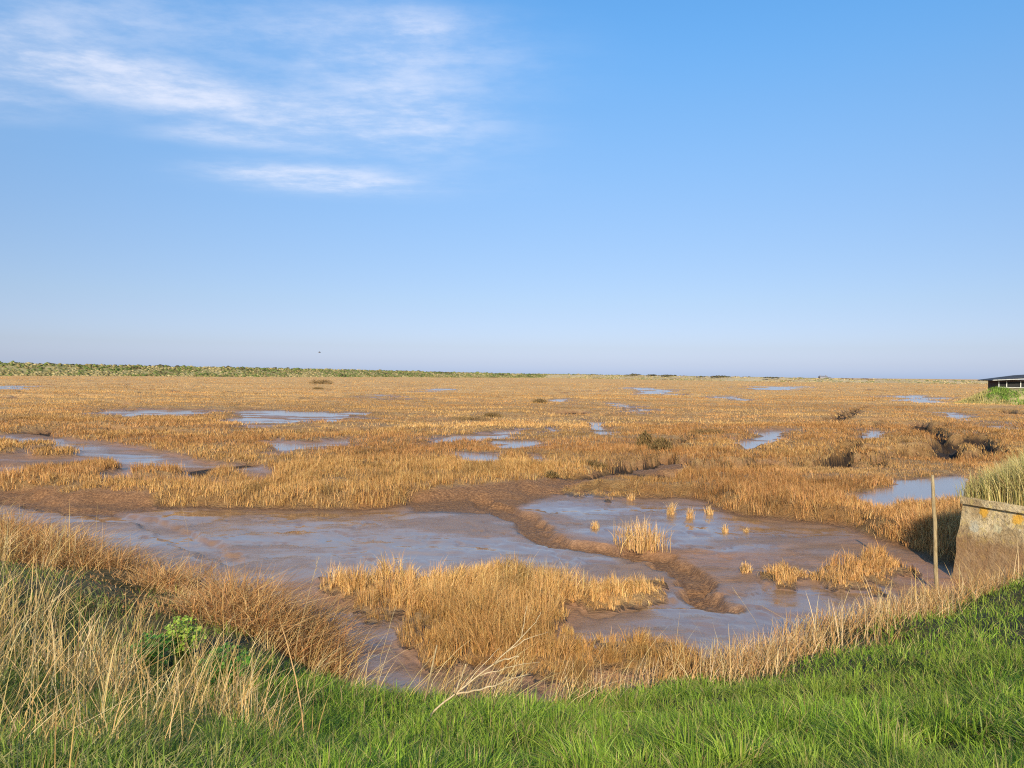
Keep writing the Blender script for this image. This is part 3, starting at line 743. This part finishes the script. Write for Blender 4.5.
# soil on top and its tall tawny grass
n = 1500
s_ = rng.uniform(-.1, 3.2, n); tt = rng.uniform(.12, 4.5, n)
B = np.array([fp(a, q, ztop - .06) for a, q in zip(s_, tt)])
cnt = 26; m = n * cnt
Bb = np.repeat(B, cnt, 0); Bb[:, :2] += rng.normal(0, .07, (m, 2))
rise = np.repeat(np.clip(.40 + .42 * s_ + .2 * tt, .4, 1.4) * (.7 + .6 * fbm(s_ * 1.5, tt * 1.5, 181)), cnt)
V, Tn, C = blades(Bb, rise * rng.uniform(.5, 1.2, m), rng.uniform(.006, .013, m), rng.normal(2.8, 1.4, m), np.abs(rng.normal(.22, .22, m)),
                  jitcol(m, [(.58, .48, .19), (.68, .56, .25), (.40, .38, .12), (.42, .30, .11)], [3, 3, 2, 1], .12), 3)
o = mesh_np('wall_top_grass', V, Tn, M_straw, col=C)
tag(o, 'tall yellow green grass growing on top of the concrete sluice wall', 'grass', kind='stuff')

# ------------------------------------------------------------------ POST
pb = at(938, 583, 14.6); pt = at(932.5, 475, 14.6)
t_ = empty('marsh_post', (pb[0], pb[1], 0)); tag(t_, 'weathered wooden post standing in front of the concrete sluice wall', 'post')
mb = MB(); L = np.array([pt[0] - pb[0], 0, pt[2]])
rr = [.040, .037, .038, .036, .034, .036, .032, .031, .026]
mb.tube([(L[0] * k / 8 + rng.normal(0, .006), rng.normal(0, .006), -.25 + (L[2] + .25) * k / 8) for k in range(9)], rr, 11)
post = mb.build('shaft', M_wood, t_, True)

# ------------------------------------------------------------------ DEAD BRANCH
base = ground_at(432, 722); Yb = base[1]
t_ = empty('dead_branch', base); tag(t_, 'bare bleached forked dead branch leaning out of the green bank grass', 'branch')
def bp(u, v, dy=0): return at(u, v, Yb + dy) - base
def limb(pts, r0, r1, name):
    P = np.array([bp(*p) for p in pts]); Q = [P[0]]
    for a, b_ in zip(P[:-1], P[1:]):
        for k in range(1, 5): Q.append(a + (b_ - a) * k / 4 + rng.normal(0, .004, 3) * (k < 4))
    mb = MB(); mb.tube(Q, np.linspace(r0, r1, len(Q)), 8); return mb.build(name, M_dead, t_, True)
limb([(425, 724, -.1), (434, 711, 0), (455, 694, .05), (494, 664, .15), (520, 639, .2), (524, 624, .2), (527, 606, .2)], .0095, .0018, 'stem')
limb([(466, 684, .08), (480, 668, .12), (500, 648, .2)], .005, .0015, 'side_branch')
limb([(507, 652, .17), (524, 640, .2), (548, 632, .25)], .005, .0015, 'side_branch')
limb([(480, 676, .1), (505, 668, .12), (540, 662, .2)], .005, .0015, 'side_branch')
limb([(520, 639, .2), (536, 622, .25), (541, 612, .25)], .004, .0015, 'side_branch')
limb([(494, 664, .15), (505, 659, .1), (519, 657, .08)], .008, .004, 'side_branch')
limb([(455, 694, .05), (460, 680, 0), (466, 664, -.02)], .008, .004, 'side_branch')
limb([(456, 694, .05), (480, 690, .1), (509, 680, .2), (531, 674, .3)], .009, .003, 'side_branch')
base2 = ground_at(424, 708)
o_ = MB(); Pq = [at(424, 706, base2[1]) - base2, at(430, 676, base2[1]) - base2, at(437, 645, base2[1] + .05) - base2]
o_.tube(Pq, [.011, .009, .006], 8); ob = o_.build('broken_stalk', M_wood, None, True); ob.location = base2
tag(ob, 'short thick pale broken stalk just left of the forked dead branch', 'stalk')

# ------------------------------------------------------------------ LEAFY GREEN PLANTS on left bank
def leafy(u, v, sp, hh, nleaf, lab, cols):
    p = ground_at(u, v)
    root = empty('leafy_plant', p); tag(root, lab, 'plant', 'fresh green leafy plants on the left bank')
    st = MB(); lf = MB()
    for k in range(nleaf):
        a = rng.uniform(0, 6.28); rr_ = sp * rng.random() ** .5; z1 = hh * rng.uniform(.45, 1) * (1 - .4 * (rr_ / sp) ** 2)
        tip = np.array([rr_ * math.cos(a), rr_ * math.sin(a), z1])
        st.tube([(tip[0] * .1, tip[1] * .1, 0), tip * [.5, .5, .65], tip], [.004, .003, .0015], 5, (.2, .32, .05))
        c = np.array(cols[rng.integers(len(cols))]) * rng.uniform(.85, 1.15)
        for q in range(6):
            b_ = rng.uniform(0, 6.28); ce = tip + np.array([math.cos(b_), math.sin(b_), rng.uniform(-.3, .5)]) * .028
            s1 = rng.uniform(.006, .015); nrm_ = np.array([rng.normal(0, .5), rng.normal(-.3, .5), 1]); nrm_ /= np.linalg.norm(nrm_)
            t1 = np.cross(nrm_, (1, 0, 0)); t1 /= np.linalg.norm(t1); t2 = np.cross(nrm_, t1)
            V = [ce] + [ce + s1 * (1 + .18 * (k2 % 2)) * (t1 * math.cos(k2 * math.pi / 4) * 1.2 + t2 * math.sin(k2 * math.pi / 4)) - nrm_ * s1 * .15 * (k2 % 2) for k2 in range(8)]
            lf.add(V, [(0, 1 + k2, 1 + (k2 + 1) % 8) for k2 in range(8)], c)
    st.build('stems', M_leaf, root); lf.build('leaves', M_leaf, root)
YG = [(.33, .46, .05), (.24, .38, .04), (.42, .52, .08)]; DG = [(.10, .26, .03), (.14, .30, .035), (.08, .2, .03)]
leafy(182, 664, .22, .50, 110, 'tallest yellow green leafy plant among the dry stems', YG)
leafy(226, 690, .22, .44, 90, 'mid green leafy plant right of the yellow green one', DG)
leafy(148, 672, .2, .42, 80, 'dark green leafy plant left of the yellow green one', DG)

# ------------------------------------------------------------------ SINGLE DRY STALKS worth telling apart
def stalk(u0, v0, u1, v1, lab, dy=.0, head=True):
    p = ground_at(u0, v0); root = empty('dry_stalk', p); tag(root, lab, 'dry stalk')
    tip = at(u1, v1, p[1] + dy) - p; s_ = np.linalg.norm(tip)
    mid = tip * .5 + np.array([-.04 * np.sign(tip[0]) * s_, 0, .03])
    mb = MB(); mb.tube([(0, 0, -.02), mid, tip], [.0026, .0022, .0012], 6, (.5, .36, .18)); mb.build('stem', M_straw, root, True)
    if head:
        mb = MB(); d_ = (tip - mid) / np.linalg.norm(tip - mid)
        for q in range(16):
            a = tip - d_ * .014 * q; w_ = rng.normal(0, .010, 3); mb.tube([a, a + d_ * .03 + w_], [.0018, .0006], 5, (.5, .37, .2))
        mb.build('seed_head', M_straw, root)
stalk(190, 560, 180, 500, 'thin upright dry stalk reaching over the blue mud at the left')
stalk(290, 720, 318, 560, 'tall slightly leaning stalk at the right end of the left straw')
stalk(375, 714, 395, 548 + 60, 'lone stalk rising from green grass left of the dead branch')
stalk(585, 690, 607, 640, 'curved stalk before the foreground grass island')
stalk(770, 655, 733, 588, 'stalk leaning left over the wet mud, right of centre')
stalk(810, 640, 762, 606, 'short stalk leaning left over the mud beside the bank')

# ------------------------------------------------------------------ SHRUBS on the marsh
def shrub(u, v, wpx, hpx, lab, cols, name='shrub'):
    p = trace(np.array(float(u)), np.array(float(v)), PLAT); zz = field(p[:1], p[1:2])['z'][0]; d = p[1]; w = wpx * d / F / 2; h = hpx * d / F
    root = empty(name, (p[0], p[1], zz)); tag(root, lab, 'shrub')
    mb = MB()
    for k in range(9):
        a = rng.uniform(0, 6.28); mb.tube([(0, 0, -.05), (w * .4 * math.cos(a), w * .3 * math.sin(a), h * .5), (w * .8 * math.cos(a), w * .5 * math.sin(a), h * rng.uniform(.6, 1.0))], [h * .035, h * .025, h * .008], 5, (.12, .08, .05))
    mb.build('twigs', M_scrub, root)
    n = 900; q = rng.normal(0, 1, (n, 3)); q /= np.linalg.norm(q, axis=1)[:, None]; q *= rng.random((n, 1)) ** .4
    lump = .75 + .5 * fbm(q[:, 0] * 2.5 + u, q[:, 2] * 2.5, 191)
    B = np.column_stack([q[:, 0] * w * lump, q[:, 1] * w * .7 * lump, np.abs(q[:, 2]) * h * .85 * lump])
    V, Tn, C = blades(B, np.full(n, h * .28), np.full(n, max(.02, h * .05)), rng.uniform(0, 6.28, n), rng.uniform(.1, 1.2, n), jitcol(n, cols, [1] * len(cols), .2), 2)
    mesh_np('foliage', V, Tn, M_scrub, root, col=C)
DK = [(.13, .095, .04), (.20, .135, .055), (.28, .17, .07)]
shrub(645, 445, 17, 16, 'dark upright twiggy shrub on the edge of the brown creek', DK)
shrub(661, 452, 26, 13, 'broad dark olive shrub at the head of the brown creek', DK)
shrub(321, 384, 26, 5, 'low dark shrub patch far off under the left embankment', DK)
shrub(318, 389.5, 12, 3, 'tiny dark clump just below the far shrub patch', DK)
shrub(470, 420, 46, 5, 'long low olive brown shrub patch in the middle distance', DK)
shrub(492, 417, 22, 6, 'rounded dark shrub at the right end of the low patch', DK)
shrub(540, 403, 17, 5, 'small dark shrub beside a far brown pool', DK)
shrub(708, 435, 40, 6, 'dark shrub line along the creek right of the upright shrub', DK)
shrub(592, 464, 30, 9, 'dark clump overhanging the brown creek scarp', DK)
shrub(552, 475, 16, 7, 'small dark clump at the left end of the creek scarp', DK)

# ------------------------------------------------------------------ FAR EMBANKMENT, DUNES
path = [(-520, 330, 8.2), (-300, 380, 8.6), (0, 470, 8.0), (120, 530, 7.6), (250, 610, 7.1), (340, 690, 6.8), (400, 760, 6.3), (470, 850, 5.3), (520, 920, 4.7), (600, 1050, 4.6)]
pp = [(*at(u, 375, Y)[:2], zt) for u, Y, zt in path]
def ridge(name, pp, w0, w1, mat_, nseg=160, seed=1, rough=.35):
    P = np.array(pp); s = np.r_[0, np.cumsum(np.hypot(*np.diff(P[:, :2], axis=0).T))]
    t = np.linspace(0, s[-1], nseg); X = np.interp(t, s, P[:, 0]); Y = np.interp(t, s, P[:, 1]); Z = np.interp(t, s, P[:, 2])
    dx = np.gradient(X); dy = np.gradient(Y); L = np.hypot(dx, dy); nx, ny = dy / L, -dx / L
    if (nx * -X + ny * -Y).mean() < 0: nx, ny = -nx, -ny
    prof = [(w0, -.5), (w0 * .6, .35), (w0 * .3, .8), (w0 * .12, .97), (0, 1), (-w1 * .2, .98), (-w1 * .6, .5), (-w1, -.5)]
    V = []
    for (o_, hz) in prof:
        zz = np.where(hz < 0, -.5, Z * hz + (fbm(t * .05, t * 0 + o_, 200 + seed) - .5) * rough * 2 * (hz > .2))
        V.append(np.column_stack([X + nx * o_, Y + ny * o_, zz]))
    V = np.array(V); k, n_ = V.shape[:2]
    i, j = np.meshgrid(np.arange(k - 1), np.arange(n_ - 1), indexing='ij')
    Q = np.stack([i * n_ + j, (i + 1) * n_ + j, (i + 1) * n_ + j + 1, i * n_ + j + 1], -1).reshape(-1, 4)
    o = mesh_np(name, V.reshape(-1, 3), Q, mat_, smooth=True)
    return o, (X, Y, Z, nx, ny, t)
emb, E = ridge('embankment', pp, 26, 20, M_emb, 300)
tag(emb, 'long grassy sea embankment on the far left horizon', 'embankment', kind='structure')
dpath = [(440, 1000, 3.2), (520, 1000, 4.2), (600, 900, 4.5), (640, 800, 4.3), (700, 700, 4.0), (760, 630, 3.7), (820, 610, 3.4), (880, 590, 3.1), (960, 580, 2.7), (1060, 560, 2.7), (1200, 540, 2.7), (1500, 500, 2.8)]
M_dune = simple('dune_grass', (.42, .30, .15), (.50, .38, .20), .03)
dn, D = ridge('dunes', [(*at(u, 375, Y)[:2], z) for u, Y, z in dpath], 45, 60, M_dune, 300, 5, .45)
tag(dn, 'pale low grassy dunes along the far horizon', 'dunes', kind='structure')
# scrub clumps over embankment and dunes
ico_v = []; ico_f = []
nl, nm = 4, 7
for a in range(nl):
    th = (a + .2) / (nl - .2) * math.pi / 2
    for b_ in range(nm): ico_v.append((math.cos(th) * math.cos(b_ * 2 * math.pi / nm + a * .4), math.cos(th) * math.sin(b_ * 2 * math.pi / nm + a * .4), math.sin(th)))
ico_v.append((0, 0, 1.05)); ico_v = np.array(ico_v)
for a in range(nl - 1):
    for b_ in range(nm):
        p0, p1, p2, p3 = a * nm + b_, a * nm + (b_ + 1) % nm, (a + 1) * nm + (b_ + 1) % nm, (a + 1) * nm + b_
        ico_f += [(p0, p1, p2), (p0, p2, p3)]
for b_ in range(nm): ico_f.append(((nl - 1) * nm + b_, (nl - 1) * nm + (b_ + 1) % nm, nl * nm))
ico_f = np.array(ico_f)
def clumps(E, n, w0, s0, s1, cols, wts, zr=(0, 1), trange=None, dens=None):
    X, Y, Z, nx, ny, t = E
    tt = rng.uniform(*(trange or (t[0], t[-1])), n)
    q = rng.random(n) ** .8; off = w0 * q
    x = np.interp(tt, t, X) + np.interp(tt, t, nx) * off; y = np.interp(tt, t, Y) + np.interp(tt, t, ny) * off
    z = np.interp(tt, t, Z) * np.interp(q, [0, .12, .3, .6, 1], [1, .97, .8, .35, .02]) - .15
    sz = rng.uniform(s0, s1, n)
    nv = len(ico_v)
    P = ico_v[None] * (sz[:, None, None] * np.array([1.2, 1.2, .75])) * rng.uniform(.65, 1.25, (n, nv, 1))
    P = P + np.stack([x, y, z], 1)[:, None]
    Tn = (np.arange(n)[:, None, None] * nv + ico_f[None]).reshape(-1, 3)
    g1 = fbm(tt * .045, q * 3.0, 401); g2 = fbm(tt * .11, q * 4, 403)
    idx = np.clip(((g1 * .6 + g2 * .4 - .28) / .44 * len(cols) + rng.normal(0, .4, n)).astype(int), 0, len(cols) - 1)
    idx = np.where((q < .10) & (rng.random(n) < .4), DKI, idx)
    c = np.array(cols)[idx] * (1 + rng.normal(0, .09, (n, 1)))
    C = np.repeat(c, nv, 0) * rng.uniform(.9, 1.08, (n * nv, 1))
    return P.reshape(-1, 3), Tn, C
DKI = 0
SCO = [(.10, .085, .04), (.14, .18, .05), (.27, .22, .09), (.17, .20, .06), (.42, .34, .16), (.30, .25, .11)]
V, Tn, C = join([clumps(E, 10000, 24, .5, 1.3, SCO, None), clumps(E, 500, 3, 1.2, 2.3, SCO, None)])
o = mesh_np('embankment_scrub', V, Tn, M_scrub, col=C)
tag(o, 'olive and straw coloured scrub covering the far embankment', 'scrub', kind='stuff')
V, Tn, C = join([clumps(D, 6000, 42, .35, 1.0, [(.20, .13, .065), (.30, .23, .10), (.48, .37, .18), (.20, .20, .08), (.44, .33, .16)], None)])
o = mesh_np('dune_scrub', V, Tn, M_scrub, col=C)
tag(o, 'tawny tussocks scattered over the far dunes', 'dune grass', kind='stuff')
# a few dark bushes on the dunes
def bush(u, v, wpx, hpx, Y, lab):
    p = at(u, v - .8, Y - 20); w = wpx * Y / F / 2; h = hpx * Y / F
    root = empty('dune_bush', p); tag(root, lab, 'bush', 'dark bushes on the far dunes')
    n = max(10, int(wpx * 2)); nv = len(ico_v)
    xx = rng.uniform(-w, w, n); sz = h * rng.uniform(.45, .9, n) * (1 - .5 * (xx / w) ** 2)
    P = ico_v[None] * (sz[:, None, None] * np.array([1.3, 1.3, 1.])) * rng.uniform(.7, 1.2, (n, nv, 1)) + np.column_stack([xx, rng.uniform(-3, 3, n), -h * .2 + 0 * xx])[:, None]
    Tn = (np.arange(n)[:, None, None] * nv + ico_f[None]).reshape(-1, 3)
    C = np.repeat(jitcol(n, [(.07, .065, .04), (.11, .09, .05)], [1, 1], .2), nv, 0)
    mesh_np('foliage', P.reshape(-1, 3), Tn, M_scrub, root, col=C)
for u, v, w_, h_, lab in [(634, 376, 15, 2.2, 'leftmost dark bush clump on the dune skyline'), (652, 376.2, 11, 1.6, 'small dark bush just right of the leftmost skyline clump'),
                          (669, 376.6, 16, 2.0, 'middle dark bush clump on the dune skyline'), (702, 377.8, 12, 1.3, 'faint low bush between the middle and broad skyline clumps'),
                          (721, 377.6, 20, 2.0, 'broad dark bush clump right of centre on the skyline'), (772, 378.6, 17, 1.5, 'rightmost thin dark bush line before the far house')]:
    bush(u, v, w_, h_, float(np.interp(u, [600, 640, 700, 760, 820], [900, 800, 700, 630, 610])), lab)

# ------------------------------------------------------------------ FAR HOUSE
p = at(823, 377.8, 1210)
t_ = empty('far_house', (p[0], p[1], p[2] - 3)); tag(t_, 'tiny pale grey house with chimneys on the far dune horizon', 'house')
mb = MB(); mb.box((-6, -4, 0), (6, 4, 4.2)); mb.box((6.01, -3, 0), (12, 3, 3.2)); mb.build('wall', M_far, t_)
mb = MB(); mb.add([(-6.4, -4.4, 4.21), (6.4, -4.4, 4.21), (6.4, 4.4, 4.21), (-6.4, 4.4, 4.21), (-6, 0, 6.2), (6, 0, 6.2)], [(0, 1, 5, 4), (2, 3, 4, 5), (1, 2, 5), (3, 0, 4), (0, 3, 2, 1)])
mb.add([(6.45, -3.2, 3.21), (12.3, -3.2, 3.21), (12.3, 3.2, 3.21), (6.45, 3.2, 3.21), (6.45, 0, 4.3), (12, 0, 4.3)], [(0, 1, 5, 4), (2, 3, 4, 5), (1, 2, 5), (3, 0, 4), (0, 3, 2, 1)])
rf = mb.build('roof', M_farroof, t_)
for xx in (-4.5, 4.2):
    mb = MB(); mb.box((xx - .5, -.5, 5.6), (xx + .5, .5, 7.4)); mb.build('chimney', M_far, rf)

# ------------------------------------------------------------------ MOUND + BIRDWATCHING HIDE
mc = at(1085, 400, 112)[:2]
nx_, ny_ = 90, 50
gxx, gyy = np.meshgrid(np.linspace(-1, 1, nx_), np.linspace(-1, 1, ny_), indexing='ij')
rx, ry = 19.5, 8.0
rr_ = np.hypot(gxx, gyy); hz = 2.55 * ss(1.0, .62, rr_ + (fbm(gxx * 5, gyy * 5, 211) - .5) * .12) 
V = np.stack([mc[0] + gxx * rx, mc[1] + gyy * ry, hz + .1 + (fbm(gxx * 12, gyy * 6, 213) - .5) * .35 * ss(1, .8, rr_) - .6 * ss(.93, 1.05, rr_)], -1).reshape(-1, 3)
i, j = np.meshgrid(np.arange(nx_ - 1), np.arange(ny_ - 1), indexing='ij')
Q = np.stack([i * ny_ + j, (i + 1) * ny_ + j, (i + 1) * ny_ + j + 1, i * ny_ + j + 1], -1).reshape(-1, 4)
o = mesh_np('mound', V, Q, M_emb, smooth=True); tag(o, 'low grassy mound under the dark wooden hide', 'mound', kind='structure')
n = 9000; a = rng.uniform(0, 6.28, n); q = rng.random(n) ** .5 * .97
gx_, gy_ = q * np.cos(a), q * np.sin(a)
hh = 2.55 * ss(1.0, .62, q + (fbm(gx_ * 5, gy_ * 5, 211) - .5) * .12)
B = np.stack([mc[0] + gx_ * rx, mc[1] + gy_ * ry, hh + .05], 1)
k = ~((np.abs(B[:, 1] - mc[1]) < 2.8) & (B[:, 0] > mc[0] - 12)); B = B[k]; gg = fbm(B[:, 0] * .5, B[:, 1] * .5, 217)[k[k]] ; n = len(B)
cg = jitcol(n, [(.14, .24, .04), (.20, .30, .05)], [1, 1], .2); cs = jitcol(n, [(.48, .40, .16), (.34, .30, .10)], [1, 1], .2)
sel = (rng.random(n) < ss(.40, .60, gg + (B[:, 2] - 1.4) * .16))[:, None]
V, Tn, C = blades(np.repeat(B, 4, 0) + rng.normal(0, .12, (n * 4, 3)) * [1, 1, 0], rng.uniform(.2, .6, n * 4), np.full(n * 4, .09), rng.uniform(0, 6.28, n * 4), rng.uniform(0, .8, n * 4), np.repeat(np.where(sel, cg, cs), 4, 0), 1)
o = mesh_np('mound_grass', V, Tn, M_scrub, col=C); tag(o, 'green and straw coloured tussocks covering the mound below the hide', 'grass', kind='stuff')
# hide: long axis runs to the right and toward the camera; local x along front, y into the building
c0 = at(998, 388, 113.5)                      # front left corner at ground level
hz0 = 2.45
ang_h = math.atan2(-4.5, 16)
root = empty('bird_hide', (c0[0], c0[1], hz0)); root.rotation_euler = (0, 0, ang_h)
tag(root, 'long low dark wooden hide with black roof on the grassy mound', 'building')
Lh, Dh, Hh = 16., 4.6, 1.45
mb = MB()
mb.box((0, 0, -.6), (Lh, .12, .35)); mb.box((0, 0.003, 1.18), (Lh, .12, Hh))                 # below and above the openings
mb.box((0, .121, -.6), (.12, Dh - .121, Hh)); mb.box((Lh - .12, .121, -.6), (Lh, Dh - .121, Hh)); mb.box((0, Dh - .12, -.6), (Lh, Dh, Hh))
mb.box((.121, 3.2, 0), (Lh - .121, 3.3, Hh - .01))
mb.build('wall', M_hidew, root)
x_ = .0
for wv in [1.0, 1.8, 2.1, 1.9, 2.1, 1.9, 2.1, 1.9]:
    fr = MB(); fr.box((x_ + .04, -.05, .30), (x_ + .16, .10, 1.22)); fr.box((x_ + .161, -.05, .30), (x_ + wv, .10, .38)); w_o = fr.build('window', M_frame, root)
    pn = MB(); pn.box((x_ + .17, .11, .38), (x_ + wv, .118, 1.17)); pn.build('shade_panel', M_dark, w_o)  # near-black sheet painting the shade inside the opening
    x_ += wv
mb = MB()
o1 = 1.1
# hipped low roof with deep eaves, a little higher to the right
zr = lambda x: Hh + .02 + .06 * max(x, 0)
Vr = [(-1.1, -o1, zr(0) - .05), (Lh + .8, -o1, zr(Lh)), (Lh + .8, Dh + o1, zr(Lh)), (-1.1, Dh + o1, zr(0) - .05), (2.6, Dh / 2, zr(2) + .55), (Lh - 1, Dh / 2, zr(Lh) + .75)]
Vr += [(a_, b_, c_ - .12) for a_, b_, c_ in Vr[:4]]
mb.add(Vr, [(0, 1, 5, 4), (1, 2, 5), (2, 3, 4, 5), (3, 0, 4), (0, 6, 7, 1), (1, 7, 8, 2), (2, 8, 9, 3), (3, 9, 6, 0), (6, 9, 8, 7)])
rf = mb.build('roof', M_roof, root)
fa = MB(); fa.box((-1.0, -o1 - .03, -.075), (Lh + .7, -o1 - .003, .015), lambda V: V + np.array([0, 0, Hh - .03]) + np.column_stack([V[:, 0] * 0, V[:, 0] * 0, .06 * V[:, 0].clip(0)])); fa.build('fascia', M_frame, rf)

# ------------------------------------------------------------------ BIRD
p = at(319.5, 352.5, 90)
root = empty('flying_bird', p); tag(root, 'tiny dark bird flying low over the left embankment', 'bird')
mb = MB(); mb.tube([(-.22, 0, -.01), (-.12, 0, 0), (0, 0, .01), (.12, 0, .02), (.19, 0, .035), (.25, 0, .03)], [.01, .035, .05, .045, .025, .006], 8); body_ = mb.build('body', M_bird, root, True)
for s_ in (-1, 1):
    mb = MB(); mb.add([(.07, s_ * .03, .02), (-.08, s_ * .03, .02), (-.08, s_ * .20, .13), (.05, s_ * .22, .15), (-.14, s_ * .48, .10)], [(0, 1, 2, 3), (3, 2, 4)])
    mb.add([(.07, s_ * .03, .012), (-.08, s_ * .03, .012), (-.08, s_ * .20, .122), (.05, s_ * .22, .142), (-.14, s_ * .48, .092)], [(3, 2, 1, 0), (4, 2, 3)]); mb.build('wing', M_bird, root)
root.rotation_euler = (0, 0, R(25)); root.scale = (.75, .75, .75)

# ------------------------------------------------------------------ CAMERA
cam = bpy.data.cameras.new('Camera'); co = bpy.data.objects.new('Camera', cam); COL.objects.link(co)
cam.sensor_width = 36; cam.lens = F / W_ * 36; cam.clip_start = .05; cam.clip_end = 20000
import mathutils
Mx = mathutils.Matrix(((right[0], up[0], -fwd[0], 0), (right[1], up[1], -fwd[1], 0), (right[2], up[2], -fwd[2], CH), (0, 0, 0, 1)))
co.matrix_world = Mx
S.camera = co

# ------------------------------------------------------------------ SUN + SKY
EL, AZ = 26.0, 7.0
sd = np.array([-math.sin(R(AZ)) * math.cos(R(EL)), -math.cos(R(AZ)) * math.cos(R(EL)), math.sin(R(EL))])
sl = bpy.data.lights.new('Sun', 'SUN'); sl.energy = 5.0; sl.angle = R(.53); sl.color = (1.0, .85, .64)
so = bpy.data.objects.new('Sun', sl); COL.objects.link(so)
so.rotation_euler = mathutils.Vector(sd).to_track_quat('Z', 'Y').to_euler()
wd_ = bpy.data.worlds.new('World'); S.world = wd_; wd_.use_nodes = True
nt = wd_.node_tree; nt.nodes.clear(); n = N(nt)
sky = n('ShaderNodeTexSky'); sky.sky_type = 'NISHITA'; sky.sun_disc = False; sky.sun_elevation = R(EL); sky.sun_rotation = R(180 + AZ)
sky.air_density = 1.0; sky.dust_density = 1.0; sky.ozone_density = 1.5; sky.altitude = 10
tc = n('ShaderNodeTexCoord').outputs['Generated']
sp = n('ShaderNodeSeparateXYZ', i={0: tc}); X, Y, Z = sp.outputs
Yc = n.math('MAXIMUM', Y, .05)
az_ = n.math('DIVIDE', X, Yc); el_ = n.math('DIVIDE', Z, Yc)         # tangents: direction only
# high thin cloud
cx = n.math('DIVIDE', X, n.math('MAXIMUM', Z, .03)); cy = n.math('DIVIDE', Y, n.math('MAXIMUM', Z, .03))
pl = n('ShaderNodeCombineXYZ', i={0: cx, 1: cy, 2: 0.0}).outputs[0]
rot = n('ShaderNodeMapping', i={'Vector': pl, 'Rotation': (0, 0, R(28)), 'Scale': (.9, 1.7, 1)}).outputs[0]
nz1 = n.noise(rot, 1.7, 10, .66); nz2 = n.noise(pl, 5.0, 8, .62)
tex = n.math('ADD', n.math('MULTIPLY', nz1, .6), n.math('MULTIPLY', nz2, .4))
def blob(u, v, ru, rv, slope, amp):
    a0 = (u - 512) / F; e0 = (V0 + (u - 512) * ROLL - v) / F
    dx = n.math('SUBTRACT', az_, a0); dz = n.math('SUBTRACT', n.math('SUBTRACT', el_, e0), n.math('MULTIPLY', dx, slope))
    q = n.math('ADD', n.math('POWER', n.math('ABSOLUTE', n.math('DIVIDE', dx, ru / F)), 2.0), n.math('POWER', n.math('ABSOLUTE', n.math('DIVIDE', dz, rv / F)), 2.0))
    return n.math('MULTIPLY', n.math('EXPONENT', n.math('MULTIPLY', q, -1.0)), amp)
cl = None
for b_ in [(40, 62, 150, 24, -.22, .75), (200, 98, 170, 28, -.24, .85), (400, 112, 90, 34, -.12, .85), (390, 45, 120, 40, -.08, .7), (130, 20, 200, 40, -.1, .35), (310, 179, 85, 11, -.06, 1.5),
           (230, 138, 70, 8, -.05, .6), (70, 20, 90, 18, 0, .3), (420, 25, 50, 16, -.1, .4), (-160, 60, 160, 40, -.1, .6), (10, 100, 60, 20, -.1, .35)]:
    x_ = blob(*b_); cl = x_ if cl is None else n.math('ADD', cl, x_)
cov = n.math('MULTIPLY', n.math('MINIMUM', cl, 1.0), n.math('ADD', .28, n.math('MULTIPLY', n.ramp(tex, .38, .66), .72))); cov = n.math('MULTIPLY', cov, .68, clamp=True)
tint = n.mix(n.ramp(el_, .0, .45), SKY_LO, SKY_HI) if 0 else None
skc = sky.outputs[0]
gr = n('ShaderNodeValToRGB', i={0: n.math('MULTIPLY', Z, 2.0)}); cr = gr.color_ramp; cr.interpolation = 'B_SPLINE'
stops = [(.0, (1.26, 1.55, 2.75)), (.03, (1.05, 1.21, 2.06)), (.07, (.93, 1.03, 1.63)), (.186, (.90, .93, 1.19)), (.42, (1.05, 1.20, 1.43)), (.64, (1.07, 1.49, 1.77)), (.82, (.92, 1.66, 2.10)), (1.0, (.9, 1.7, 2.2))]
stops = [(p_, tuple(q_ * .785 for q_ in c_)) for p_, c_ in stops]
while len(cr.elements) < len(stops): cr.elements.new(.5)
for e_, (p_, c_) in zip(cr.elements, stops): e_.position = p_
for e_, (p_, c_) in zip(cr.elements, stops): e_.color = tuple(q_ / 2.2 for q_ in c_) + (1,)
gs = n('ShaderNodeVectorMath', operation='SCALE', i={0: gr.outputs[0]}); gs.inputs['Scale'].default_value = 2.2
grade = gs.outputs[0]
skm = n('ShaderNodeMix', data_type='RGBA', blend_type='MULTIPLY', i={0: 1.0}); nt.links.new(skc, skm.inputs[6]); nt.links.new(grade, skm.inputs[7])
cc = n.mix(cov, skm.outputs[2], (8.0, 7.9, 8.5))
bg = n('ShaderNodeBackground', i={'Color': cc, 'Strength': .1})
n('ShaderNodeOutputWorld', i={0: bg.outputs[0]})
S.view_settings.view_transform = 'Standard'; S.view_settings.look = 'None'; S.view_settings.gamma = 1; S.view_settings.exposure = 0.35
S.cycles.max_bounces = 6; S.cycles.transmission_bounces = 3; S.cycles.diffuse_bounces = 3

S.cycles.use_denoising = False
S.cycles.pixel_filter_type = 'BLACKMAN_HARRIS'; S.cycles.filter_width = 1.15
S.cycles.sample_clamp_indirect = 4.0
